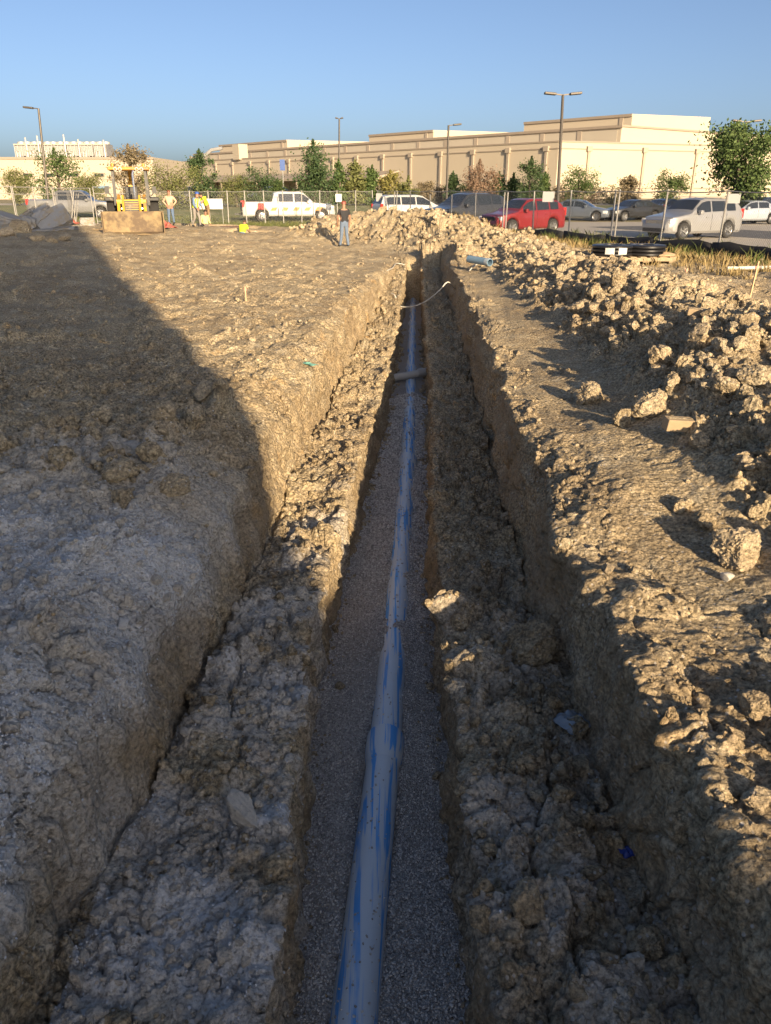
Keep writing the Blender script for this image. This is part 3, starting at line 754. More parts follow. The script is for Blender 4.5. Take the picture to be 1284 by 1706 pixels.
def warehouse():
    A = at(931, 237, 160); B = at(360, 266, 252); C = at(1184, 243, 173.5)
    A.z = B.z = C.z = 0
    a = (B - A).normalized(); r = (C - A).normalized()
    na = Vector((a.y, -a.x, 0)); na = na if na.y < 0 else -na      # outward, towards the camera
    nr = Vector((r.y, -r.x, 0)); nr = nr if nr.y < 0 else -nr
    root = empty('warehouse', A, 0, 'long cream warehouse with brown downpipes and a stepped upper storey', 'building')
    off = A
    def loc(v): return v - off
    O = Vector((0, 0, 0)); LA, LR, H = 175.0, 190.0, 10.8
    mb = MB()
    p = [O, a * LA, a * LA + r * LR, r * LR]
    mb.prism([(v.x, v.y) for v in p], -.5, H); mb.build('lower_wall', M['cream'], root)
    # upper storey, set back
    U0 = at(1036, 209, 170); U0.z = 0; U0 = loc(U0); HU = 14.3
    mb = MB(); pz = [(U0, HU), (U0 + a * 170, HU), (U0 + a * 170 + r * 150, HU - 4), (U0 + r * 150, HU - 4)]
    mb.add([(v.x, v.y, H - 1) for v, _ in pz] + [(v.x, v.y, z) for v, z in pz], [(3, 2, 1, 0), (4, 5, 6, 7), (0, 1, 5, 4), (1, 2, 6, 5), (2, 3, 7, 6), (3, 0, 4, 7)])
    up = mb.build('upper_wall', M['cream'], root)
    for k in range(18):
        mb = MB(); obox(mb, U0 + na * .01 + a * (.9 + 9.6 * k), a, na, H - .8, HU - .75, 8.4, .05); mb.build('wall_panel', M['cream_panel'], up)
        mb = MB(); obox(mb, U0 + na * .01 + a * (9.3 + 9.6 * k), a, na, H - .8, HU - .5, 1.1, .16); mb.build('pier', M['trim'] if k % 1 else M['shed'], up)
    mb = MB(); obox(mb, U0 + na * .01 - a * .3, a, na, HU - .45, HU + .05, 171, .35); mb.build('cornice', M['trim'], up)
    mb = MB(); mb.bar(U0 + nr * .15 + Vector((0, 0, HU - .12)), U0 + r * 150 + nr * .15 + Vector((0, 0, HU - 4.12)), .3, .35); mb.build('cornice', M['trim'], up)
    # lower storey trim lines, downpipes with conductor heads
    for nm, s, u, n_, L in (('left', O, a, na, LA), ('right', O, r, nr, LR)):
        for z, h in ((H - .10, .28), (H - 1.25, .20), (2.6, .2)):
            if nm == 'left' and z < 3: continue
            mb = MB(); obox(mb, s + n_ * .01, u, n_, z, z + h, L, .12); mb.build('trim_band', M['trim'], root)
        for k in range(17 if nm == 'left' else 12):
            t = 2.4 + 9.4 * k if nm == 'left' else 6.6 + 13.2 * k
            mb = MB(); obox(mb, s + n_ * .02 + u * t, u, n_, 0, H - 1.2, .55 if nm == 'left' else .5, .3)
            obox(mb, s + n_ * .02 + u * (t - .3), u, n_, H - 1.6, H - .7, 1.15 if nm == 'left' else 1.1, .5); mb.build('downpipe', M['shed'], root)
    # lean-to roof along the left wing, on posts
    s0, s1 = 44, 150
    mb = MB(); q0, q1 = a * s0 + na * .05, a * s1 + na * .05; qo0, qo1 = q0 + na * 7, q1 + na * 7
    mb.add([(*q0.xy, 6.6), (*q1.xy, 6.6), (*qo1.xy, 5.2), (*qo0.xy, 5.2), (*q0.xy, 6.3), (*q1.xy, 6.3), (*qo1.xy, 4.6), (*qo0.xy, 4.6)],
           [(0, 1, 2, 3), (7, 6, 5, 4), (3, 2, 6, 7), (0, 3, 7, 4), (1, 5, 6, 2), (0, 4, 5, 1)]); sh = mb.build('lean_to_roof', M['shed'], root)
    for k in range(18):
        mb = MB(); obox(mb, a * (s0 + .5 + 6.1 * k) + na * 6.4, a, na, 0, 4.75, .4, .4); mb.build('roof_post', M['trim'], sh)
    for k in range(9):
        mb = MB(); obox(mb, a * (s0 + 3 + 11.5 * k) + na * .02, a, na, .2, 3.6, 4.2, .1); mb.build('loading_door', M['cream_panel'], root)
    # penthouses on the roof
    for px, py, Y, zt, la, lr in ((1053, 195, 189, 17.9, 30, 22), (722, 218, 226, 17.2, 26, 30), (478, 236, 262, 16.9, 40, 34)):
        c = at(px, py, Y); c.z = 0; c = loc(c)
        mb = MB(); obox(mb, c, a, r, HU - 1.5, zt, la, lr); ph = mb.build('penthouse', M['cream'], root)
        mb = MB(); obox(mb, c + na * .01, a, na, zt - .5, zt + .05, la, .3); mb.build('cornice', M['trim'], ph)
        mb = MB(); obox(mb, c + na * .01 + a * 2.2, a, na, HU, zt - .4, .9, .15); mb.build('pier', M['shed'], ph)
    # white stair tower and duct on the roof of the left wing
    mb = MB(); c = loc(at(413, 262, 243)); c.z = 0; obox(mb, c, a, na, H - .2, 14.6, 3.4, 3); mb.build('stair_tower', M['cream'], root)
    mb = MB(); mb.tube([loc(at(338, 262, 250)), loc(at(352, 250, 250)), loc(at(370, 247, 250))], .5, 8); mb.build('roof_duct', M['galv'], root, 40)
warehouse()

def plant_building():
    x0, x1 = xat(-260, 150), xat(262, 150); root = empty('plant_building', ((x0 + x1) / 2, 150, .7), 0, 'low cream building with a row of chillers on its roof', 'building')
    h = (x1 - x0) / 2; zt = at(100, 262, 150).z - .7
    MB().box(-h, h, 0, 40, -.5, zt).build('wall', M['cream'], root)
    MB().box(-h - .2, h + .2, -.2, -.01, zt - .35, zt + .02).build('cornice', M['trim'], root)
    MB().box(-h - .1, h + .1, -.12, -.01, 3.3, 3.55).build('trim_band', M['shed'], root)
    MB().box(-h, -h + 16, -3, -.25, -.4, zt - 1.4).build('wing', M['cream_panel'], root)
    for px in (55, 90, 130, 172, 215):
        xx = xat(px, 150) - (x0 + x1) / 2
        w = MB().box(xx - .95, xx + .95, -.16, -.02, 3.75, 4.45).build('window', M['trim'], root)
        MB().box(xx - .8, xx + .8, -.19, -.165, 3.86, 4.34).build('pane', M['glass'], w)
    MB().box(xat(162, 150) - (x0 + x1) / 2, xat(186, 150) - (x0 + x1) / 2, -2.4, -.1, 1.9, 2.3).build('blue_awning', simple('blue_awning', (.10, .25, .42), .6), root)
    # chillers: cabinets with fan stacks, a pipe rack in front, vent pipes
    zr = .7 + zt
    X = lambda px: xat(px, 158)
    for i in range(7):
        xa = X(40 + 21.5 * i); xb = X(40 + 21.5 * i + 19.5)
        r = empty('rooftop_chiller', ((xa + xb) / 2, 158, zr), 0, 'rooftop chiller, number %s from the left in the row' % ('one', 'two', 'three', 'four', 'five', 'six', 'seven')[i], 'chiller', 'chillers on the low cream building')
        hw = (xb - xa) / 2
        MB().box(-hw, hw, 0, 4, .5, 2.55).build('cabinet', M['galv'], r)
        for s in (-.5, .5): MB().lathe([(.75, 2.55), (.72, 3.0), (.6, 3.02), (.1, 2.95)], 12, Matrix.Translation((s * hw, 2, 0))).build('fan_stack', M['steel_white'], r, 40)
        for s in (-.9, -.3, .3, .9): MB().box(s * hw - .06, s * hw + .06, -.35, -.23, 0, 2.3).build('leg', M['steel_white'], r)
        MB().bar((-hw, -.3, 2.45), (hw, -.3, 2.45), .14, .2).build('top_rail', M['cream'], r)
        MB().tube([(-hw * .6, -.35, .1), (-hw * .6, -.35, 1.3), (-hw * .1, -.35, 1.3), (-hw * .1, -.35, .1)], .14, 6).build('pipe_loop', M['steel_white'], r, 40)
    for px, top in ((45, 229), (65, 226), (109, 224), (132, 232), (174, 233)):
        b = at(px, 250, 157.2); t_ = at(px, top, 157.2); t_.x = b.x
        o = MB().tube([(0, 0, zr - b.z), (0, 0, (t_.z - b.z) * .96), (.0, 0, t_.z - b.z)], [.16, .16, .1], 8).build('vent_pipe', M['steel_white'], None, 40)
        o.location = (b.x, 157.2, b.z); tag(o, 'thin white vent pipe above the rooftop chillers', 'vent pipe', 'vent pipes above the chillers')
plant_building()

def rear_building():
    """the block behind the camera whose shadow lies over the near left ground"""
    w = simple('rear_wall', (0.72, 0.68, 0.62), .9, var=.06, scale=.3)
    root = empty('office_block', (-30, -18, 0), 0, 'tall block behind the viewer that throws the long shadow', 'building')
    ex = 9.3
    MB().box(30.5, ex + 30, -9, 0, -.3, 18.0).build('wall', w, root)
    for zf in (1.2, 5.2, 9.2, 13.4):
        for k in range(2):
            x = 31 + 4.2 * k; f = MB().box(x, x + 3.4, .01, .12, zf, zf + 2.2).build('window', M['trim'], root); MB().box(x + .15, x + 3.25, .125, .15, zf + .15, zf + 2.05).build('pane', M['glass'], f)
    r2 = empty('annex', (24.5, -18, 0), 0, 'low annex behind the viewer shading the near right bank', 'building')
    MB().box(-15.0, -7, -9, -.4, -.3, 5.75).build('wall', w, r2)
    for k in range(2): MB().box(-14 + 3.5 * k, -11.6 + 3.5 * k, -.39, -.3, 1, 3.2).build('window', M['glass'], r2)
rear_building()

# ------------------------------------------------------------------ light poles and signs
M['pole'] = simple('dark_bronze', (0.085, 0.075, 0.065), .5, .4, var=.15, scale=2)
M['white_sign'] = simple('white_board', (0.5, 0.5, 0.49), .6, var=.05)
def light_pole(pxb, pxt, pyt, Y, heads, label, rad=.085):
    x = xat(pxb, Y, 2); top = at(pxt, pyt, Y); z0 = tz(Y) if Y > 50 else 0.0
    root = empty('light_pole', (x, Y, z0), 0, label, 'light pole', 'light poles of the car park'); h = top.z - z0; lx = top.x - x
    MB().lathe([(.01, .65), (.25, .65), (.27, 0), (.27, -.3)], 12).build('footing', M['concrete_road'], root, 40)
    MB().tube([(0, 0, .3), (lx, 0, h)], [rad * 1.25, rad], 8).build('pole', M['pole'], root, 40)
    for s in heads:
        hd = MB(); hd.bar((lx, 0, h - .02), (lx + s * .45, 0, h + .03), .07, .07); hd.build('arm', M['pole'], root)
        MB().bar((lx + s * .42, 0, h + .03), (lx + s * 1.12, 0, h + .09), .42, .13).build('lamp_head', M['pole'], root, None, .03)
light_pole(931, 937.5, 158, 52, (-1, 1), 'tall twin-headed light pole behind the red car')
light_pole(744, 747, 209, 74, (1,), 'single-arm light pole in front of the warehouse')
light_pole(564, 565, 198, 96, (-.4, .4), 'thin distant light pole beside the tall dark tree')
light_pole(77, 64, 181, 66, (-1,), 'leaning single-arm light pole at the far left')
light_pole(1241, 1243, 203, 66, (-1, 1), 'twin-headed light pole rising out of the big right tree')
sg = empty('sign_post', (xat(474, 92), 92, tz(92)), 0, 'blue sign on a thin post between the trees', 'sign')
zt = at(474, 266, 92).z - tz(92)
MB().tube([(0, 0, -.2), (0, 0, zt)], .05, 6).build('post', M['galv'], sg); MB().box(-.28, .28, -.09, -.052, zt - 1.1, zt).build('panel', simple('blue_panel', (.05, .10, .28), .5), sg)

# ------------------------------------------------------------------ trees and shrubs
BARK = simple('bark', (0.09, 0.07, 0.055), .95, var=.3, scale=8, bmp=.01)
def leaf_mat(name, c1, c2):
    m, nt, b = nodes_mat(name)
    g = N(nt, 'ShaderNodeNewGeometry'); c = mixc(nt, g.outputs['Random Per Island'], c1, c2); nt.links.new(c, b.inputs['Base Color'])
    b.inputs['Roughness'].default_value = .7; b.inputs['Specular IOR Level'].default_value = .25
    return m
LEAF = {'green': leaf_mat('leaf_green', (.035, .065, .018), (.10, .14, .045)), 'dark': leaf_mat('leaf_dark', (.022, .048, .018), (.07, .105, .04)),
        'olive': leaf_mat('leaf_olive', (.07, .085, .025), (.16, .165, .06)), 'brown': leaf_mat('leaf_brown', (.12, .095, .055), (.21, .17, .105)),
        'red': leaf_mat('leaf_russet', (.15, .095, .065), (.23, .16, .11)), 'yellow': leaf_mat('leaf_yellow', (.12, .115, .03), (.22, .19, .06))}
def tree(px, pyt, Y, wpx, shape, leaf, label, n=1500, name='tree', cat='tree', seed=0, base=None, dens=1.0, trunk=.04):
    r_ = np.random.default_rng(900 + seed + int(px)); z0 = tz(Y) if base is None else base
    x = xat(px, Y, 2); h = at(px, pyt, Y).z - z0; w = wpx / FPX * (Y * .92) / 2
    root = empty(name, (x, Y, z0), r_.uniform(0, 6), label, cat)
    clear = trunk * h
    mb = MB(); rt = .022 * h + .02
    bend = r_.normal(0, .03 * h, 2)
    mb.tube([(0, 0, -.25), (bend[0] * .3, bend[1] * .3, h * .3), (bend[0] * .7, bend[1] * .7, h * .6), (bend[0], bend[1], h * .93)], [rt * 1.3, rt, rt * .6, .012], 7)
    tips = []
    nl = 22
    for k in range(nl):
        zf = r_.uniform(.0, .84); a = k * 2.4 + r_.uniform(-.4, .4)
        zz = clear + (h - clear) * zf
        rad = w * {'cone': (1.05 * (1 - zf) + .08), 'round': math.sqrt(max(.05, 1 - (2 * zf - .85) ** 2 * .9)), 'oval': math.sqrt(max(.06, 1 - (1.9 * zf - .8) ** 2))}[shape] * r_.uniform(.75, 1.1)
        s0 = Vector((bend[0] * zf, bend[1] * zf, zz - .25 * rad)); e = Vector((math.cos(a) * rad, math.sin(a) * rad, zz + .25 * rad)); mid = (s0 + e) / 2 + Vector((0, 0, .08 * rad))
        mb.tube([s0, mid, e], [rt * .4, rt * .25, .008], 5); tips.append((s0, mid, e, rad))
    mb.build('trunk', BARK, root, 60)
    # leaves in clusters round the limbs
    pts = []
    ncl = int(40 * dens) + 8
    per = int(n / ncl)
    for k in range(ncl):
        s0, mid, e, rad = tips[k % nl] if k < nl * 2 else tips[r_.integers(nl)]
        t = r_.uniform(.2, 1.05); c = np.array(s0.lerp(e, t)); sg_ = (.09 + .16 * r_.random()) * w + .05
        pts.append(c + r_.normal(0, 1, (per, 3)) * np.array([sg_, sg_, sg_ * .85]))
    if shape == 'cone' or shape == 'oval':
        zt_ = r_.random(per * 3) ** 1.3; pts.append(np.stack([r_.normal(0, .16 * w, per * 3) * (1.1 - zt_), r_.normal(0, .16 * w, per * 3) * (1.1 - zt_), h * (.72 + .28 * zt_)], -1))
    pts = np.concatenate(pts); pts = pts[(pts[:, 2] > clear * .6) & (pts[:, 2] < h * 1.02)]
    m_ = len(pts); ls = (.024 * h + .03) * r_.uniform(.6, 1.4, m_) * (.62 if n > 3000 else 1)
    d1 = r_.normal(size=(m_, 3)); d1 /= np.linalg.norm(d1, axis=1, keepdims=True); d2 = r_.normal(size=(m_, 3)); d2 -= d1 * (d1 * d2).sum(1, keepdims=True); d2 /= np.linalg.norm(d2, axis=1, keepdims=True)
    v = np.stack([pts - d1 * ls[:, None], pts + d2 * ls[:, None] * .55, pts + d1 * ls[:, None], pts - d2 * ls[:, None] * .55], 1).reshape(-1, 3)
    o = mesh_obj('crown', np_mesh('crown', v, np.arange(m_ * 4).reshape(-1, 4)), LEAF[leaf], root)
    return root
T = [(30, 278, 84, 46, 'round', 'olive', 'small round tree at the far left before the low building'), (100, 246, 82, 78, 'oval', 'green', 'broad green tree below the rooftop chillers'),
     (150, 288, 80, 50, 'round', 'olive', 'low bushy tree left of the backhoe'), (222, 240, 84, 64, 'oval', 'brown', 'sparse brownish tree behind the backhoe cab'),
     (285, 268, 76, 100, 'round', 'olive', 'wide olive tree right of the backhoe'), (337, 248, 84, 54, 'oval', 'dark', 'darker taller tree rising behind the wide olive tree'),
     (393, 288, 80, 52, 'round', 'olive', 'small olive tree left of the white pickup'), (433, 275, 80, 60, 'round', 'dark', 'dark round tree above the white pickup bed'),
     (462, 298, 82, 26, 'oval', 'green', 'slim bush beside the blue sign post'), (524, 232, 78, 84, 'cone', 'dark', 'tallest dark conical tree behind the white pickup'),
     (565, 264, 84, 26, 'cone', 'green', 'narrow conical tree at the foot of the thin pole'), (592, 266, 84, 42, 'cone', 'olive', 'pale conical tree right of the narrow one'),
     (620, 274, 84, 30, 'cone', 'green', 'slim green tree left of the yellowing tree'), (650, 283, 84, 42, 'oval', 'yellow', 'yellowing tree above the white van roof'),
     (680, 292, 84, 32, 'oval', 'olive', 'small olive tree above the white van'), (708, 302, 86, 30, 'round', 'brown', 'low brownish bush left of the single-arm pole'),
     (754, 285, 84, 28, 'cone', 'dark', 'dark little conifer at the single-arm pole'), (797, 265, 82, 60, 'oval', 'red', 'sparse russet tree above the dark car'),
     (830, 286, 84, 26, 'cone', 'dark', 'slim dark conifer right of the russet tree'), (854, 288, 84, 26, 'cone', 'dark', 'second slim conifer above the red car'),
     (882, 260, 80, 50, 'oval', 'dark', 'full dark tree left of the twin-headed pole'), (906, 286, 84, 22, 'cone', 'green', 'narrow tree touching the twin-headed pole'),
     (962, 276, 82, 58, 'round', 'green', 'round green tree right of the twin-headed pole'), (1046, 292, 84, 36, 'oval', 'brown', 'thin brown sapling bush before the lit wall'),
     (1113, 280, 80, 50, 'round', 'green', 'round green tree above the silver car')]
for i, (px, py, Y, w, sh_, lf, lb) in enumerate(T): tree(px, py, Y, w, sh_, lf, lb, 5200 if w > 45 else 2800, seed=i, dens=.75 if lf in ('brown', 'red') else 1.1)
tree(1226, 203, 60, 128, 'round', 'green', 'big spreading green tree at the right edge', 11000, seed=77, dens=2.2, trunk=.22)
S_ = [(548, 300, 40, 'dark'), (575, 305, 36, 'green'), (608, 303, 40, 'olive'), (640, 308, 34, 'dark'), (672, 306, 36, 'green'), (735, 306, 34, 'brown'), (775, 306, 40, 'dark'), (815, 303, 38, 'olive'),
      (842, 305, 30, 'dark'), (872, 304, 34, 'green'), (900, 306, 32, 'dark'), (928, 306, 30, 'brown'), (948, 312, 36, 'red'), (985, 312, 44, 'red'), (1020, 308, 40, 'olive'), (1052, 312, 34, 'brown'), (390, 312, 50, 'dark'), (355, 315, 50, 'olive'), (310, 316, 46, 'green'), (470, 312, 40, 'green'), (505, 312, 44, 'dark')]
ORD = 'first second third fourth fifth sixth seventh eighth ninth tenth eleventh twelfth thirteenth fourteenth fifteenth sixteenth seventeenth eighteenth nineteenth twentieth last'.split()
for i, (px, py, w, lf) in enumerate(S_):
    tree(px, py, 88, w, 'round', lf, {'dark': 'dark evergreen shrub', 'green': 'green shrub', 'olive': 'olive shrub', 'brown': 'dry brown shrub', 'red': 'russet shrub'}[lf] + ' in the hedge line before the warehouse, %s from the left' % ORD[sorted(s[0] for s in S_).index(px)], 1500, 'shrub', 'shrub', 300 + i, trunk=.03)['group'] = 'shrubs along the far road'
# ------------------------------------------------------------------ fences
M['post'] = simple('fence_steel', (0.30, 0.29, 0.27), .5, .3, var=.12, scale=4)
M['wire'] = simple('fence_wire', (0.42, 0.41, 0.38), .5, .4, var=.1)
M['silt'] = simple('black_silt_fabric', (0.018, 0.018, 0.02), .8, var=.3, scale=5, bmp=.02)
def wires(name, A, B, z0a, z0b, h, parent, cell=.085, rad=.0036):
    """woven diamond wire as straight thin rods in both diagonals"""
    A = Vector(A); B = Vector(B); L = (B - A).length; u = (B - A) / L; n = Vector((u.y, -u.x, 0))
    n_ = int((L + h) / cell); vv = []; ff = []
    for sgn in (1, -1):
        for k in range(n_):
            s0 = -h + k * cell if sgn == 1 else k * cell
            e0, e1 = s0, s0 + sgn * h
            t0, t1 = 0.0, 1.0
            lo, hi = sorted((e0, e1))
            if hi <= 0 or lo >= L: continue
            if sgn == 1: t0 = max(0, -s0 / h); t1 = min(1, (L - s0) / h)
            else: t0 = max(0, (s0 - L) / h); t1 = min(1, s0 / h)
            if t1 <= t0: continue
            b = len(vv)
            for t in (t0, t1):
                s = s0 + sgn * h * t; p = A + u * s; z = z0a + (z0b - z0a) * s / L + t * h
                w = rad; perp = u * (w * .7)
                vv += [(p.x - perp.x, p.y - perp.y, z + w * .7), (p.x + perp.x, p.y + perp.y, z - w * .7), (p.x + n.x * w, p.y + n.y * w, z)]
            ff += [(b, b + 1, b + 4, b + 3), (b + 1, b + 2, b + 5, b + 4), (b + 2, b, b + 3, b + 5)]
    off = parent.location
    v = np.array(vv) - np.array(off)
    o = mesh_obj(name, np_mesh(name, v, np.array(ff)), M['wire'], parent); o['kind'] = 'stuff'
    return o
def chain_fence(label, pts, h, posts_per, doubles=(), wire_cell=.085):
    a0 = Vector(pts[0]); root = empty('chain_link_fence', (a0.x, a0.y, 0), 0, label, 'fence')
    off = Vector((a0.x, a0.y, 0)); r_ = random.Random(5)
    for i in range(len(pts) - 1):
        A, B = Vector(pts[i]), Vector(pts[i + 1]); L = (B - A).length; n = posts_per[i]
        for k in range(n + (1 if i == len(pts) - 2 else 0)):
            p = A.lerp(B, k / n) - off; lean = Vector((r_.gauss(0, .05), r_.gauss(0, .03), 0)); z = gz(p.x + off.x, p.y + off.y) if p.y + off.y < 49 else tz(p.y + off.y)
            MB().tube([p + Vector((0, 0, z - .3)), p + lean + Vector((0, 0, z + h))], .034, 8).build('post', M['post'], root, 40)
            if k in doubles: MB().tube([p + Vector((.16, 0, z - .3)), p + lean + Vector((.16, 0, z + h))], .034, 8).build('post', M['post'], root, 40)
        za = gz(A.x, A.y) if A.y < 49 else tz(A.y); zb = gz(B.x, B.y) if B.y < 49 else tz(B.y)
        sag = [(A - off).lerp(B - off, t) + Vector((0, 0, za + (zb - za) * t + h - .03 - (.05 * abs(math.sin(t * n * math.pi))))) for t in np.linspace(0, 1, n * 6 + 1)]
        MB().tube(sag, .02, 6).build('top_rail', M['post'], root, 60)
        wires('chain_link_mesh', A, B, za + .04, zb + .04, h - .1, root, wire_cell)
    return root
e0 = FA - d * 7.5
chain_fence('chain-link fence with steel posts in front of the parked cars', [e0, FC], 2.05, [14], (5, 8, 13))
chain_fence('chain-link fence in front of the lawn and the white pickup', [FC + Vector((-.3, .3, 0)), (xat(381, 55), 55, 0), (xat(258, 54), 54, 0)], 2.05, [8, 4], wire_cell=.1)
# low black silt fence along the foot of the chain-link
sf = empty('silt_fence', FA - d * 7.5 - nrm * .15, 0, 'low black silt fabric along the foot of the right fence', 'silt fence')
for k in range(7):
    a_ = -d * 0 + d * (2.9 * k); b_ = d * (2.9 * k + 2.88); vv = []
    for t in np.linspace(0, 1, 9):
        p = a_.lerp(b_, t); g_ = gz(p.x + sf.location.x, p.y + sf.location.y)
        bow = -nrm * (.06 + .05 * math.sin(t * 7 + k)); top = g_ + .42 + .06 * math.sin(t * 5 + k * 2)
        vv += [tuple(p + bow * .2 + Vector((0, 0, g_ - .05))), tuple(p + bow + Vector((0, 0, (g_ + top) / 2))), tuple(p + bow * .6 + Vector((0, 0, top)))]
    ff = [(3 * i + j, 3 * i + 3 + j, 3 * i + 4 + j, 3 * i + 1 + j) for i in range(8) for j in range(2)]
    o = MB().add(vv, ff).build('fabric', M['silt'], sf, 60); md = o.modifiers.new('thick', 'SOLIDIFY'); md.thickness = .006
# white notice boards wired to the fence
for px, py, w, h, s_, lb in ((920, 328, .55, .42, .0, 'white notice board on the fence behind the red car'), (1231, 331, .36, .28, .0, 'white notice board on the fence over the silver car'),
                         (636, 329, .5, .5, .0, 'pale notice board on the fence over the white van'), (564, 330, .42, .5, 0, 'pale board on the fence post behind the man in black')):
    # where the line of sight meets the fence plane
    best = None
    for Yk in np.linspace(22, 57, 400):
        p = at(px, py, Yk); e = abs(beyond_fence(p.x, Yk)) if px > 630 else abs(Yk - 55.6)
        if best is None or e < best[0]: best = (e, p)
    p = best[1] - (nrm * .2 if px > 630 else Vector((0, .1, 0))); ang = math.atan2(d.y, d.x) + R(32) if px > 630 else math.pi
    o = empty('notice_board', p, ang, lb, 'sign', 'boards on the fence')
    MB().box(-w / 2, w / 2, -.006, .006, -h / 2, h / 2).build('panel', M['white_sign'], o)
    for sx in (-1, 1): MB().box(sx * w * .46 - .012, sx * w * .46 + .012, -.02, .02, h / 2 - .03, h / 2 - .005).build('wire_tie', M['wire'], o)
# white banner held up behind the crew
o = empty('banner', (xat(351, 54), 54.25, 0), 0, 'white banner on the fence behind the crew', 'banner')
zb_ = at(351, 340, 54.2).z
MB().box(-.85, .85, -.01, .01, zb_ - .32, zb_ + .32).build('sheet', M['white_sign'], o)
for s in (-.8, .8): MB().tube([(s, .03, -.2), (s, .03, zb_ + .3)], .02, 6).build('stake', M['post'], o)

def temp_panel(p0, p1, h, label, lean=0.0):
    A, B = Vector(p0), Vector(p1); root = empty('fence_panel', (A.x, A.y, A.z), 0, label, 'fence panel', 'temporary fence panels'); v = B - A; v.z = 0
    u = v.normalized(); n = Vector((u.y, -u.x, 0)); L = v.length; up = (Vector((0, 0, 1)) + n * lean).normalized() * h
    for s in (0, L / 2, L): MB().tube([u * s + up * .03, u * s + up], .024, 6).build('upright', M['post'], root, 40)
    for t in (.06, .82, 1.0): MB().tube([up * t, u * L + up * t], .022, 6).build('rail', M['post'], root, 40)
    for s in (.1, L - .1): MB().bar(u * s - n * .4 + Vector((0, 0, .03)), u * s + n * .4 + Vector((0, 0, .03)), .07, .05).build('foot', M['post'], root)
    wires('chain_link_mesh', A, A + u * L, A.z + .1, A.z + .1, h - .15, root, .1, .0026)
def lp(px, Y): x = xat(px, Y); return (x, Y, gz(x, Y) - .03)
temp_panel(lp(-60, 44), lp(33, 45), 1.95, 'leftmost temporary fence panel behind the slabs')
temp_panel(lp(31, 43.6), lp(100, 45.5), 1.95, 'temporary fence panel left of the silver pickup')
temp_panel(lp(98, 45.4), lp(160, 44.2), 1.9, 'temporary fence panel in front of the silver pickup', .02)
temp_panel(lp(120, 43.2), lp(128, 46.5), 1.75, 'loose fence panel leaning end-on beside the silver pickup', .22)
temp_panel(lp(164, 47.0), lp(236, 47.3), 1.95, 'temporary fence panel behind the backhoe')

# ------------------------------------------------------------------ vehicles
M['tyre'] = simple('tyre_rubber', (0.022, 0.021, 0.02), .85, var=.2, scale=8)
M['rim'] = simple('alloy', (0.28, 0.28, 0.28), .35, .8, var=.1)
M['lamp'] = simple('lamp_lens', (0.62, 0.62, 0.60), .15, var=.05, spec=.8)
M['red_lamp'] = simple('red_lens', (0.45, 0.02, 0.015), .2, var=.1, spec=.7)
M['plastic'] = simple('black_plastic', (0.03, 0.03, 0.03), .6, var=.2)
M['carglass'] = simple('tinted_glass', (0.018, 0.022, 0.026), .06, var=.1, spec=.9)
M['shiny'] = simple('chrome', (0.55, 0.55, 0.55), .25, .9, var=.05)
def paint(name, c, metal=.3): return simple(name, c, .35, metal, var=.06, scale=3, coat=.6, dirt=(.28, .24, .18), dirt_amt=-.2)
def pl(pts, x):
    a = np.array(pts, float); return float(np.interp(x, a[:, 0], a[:, 1]))
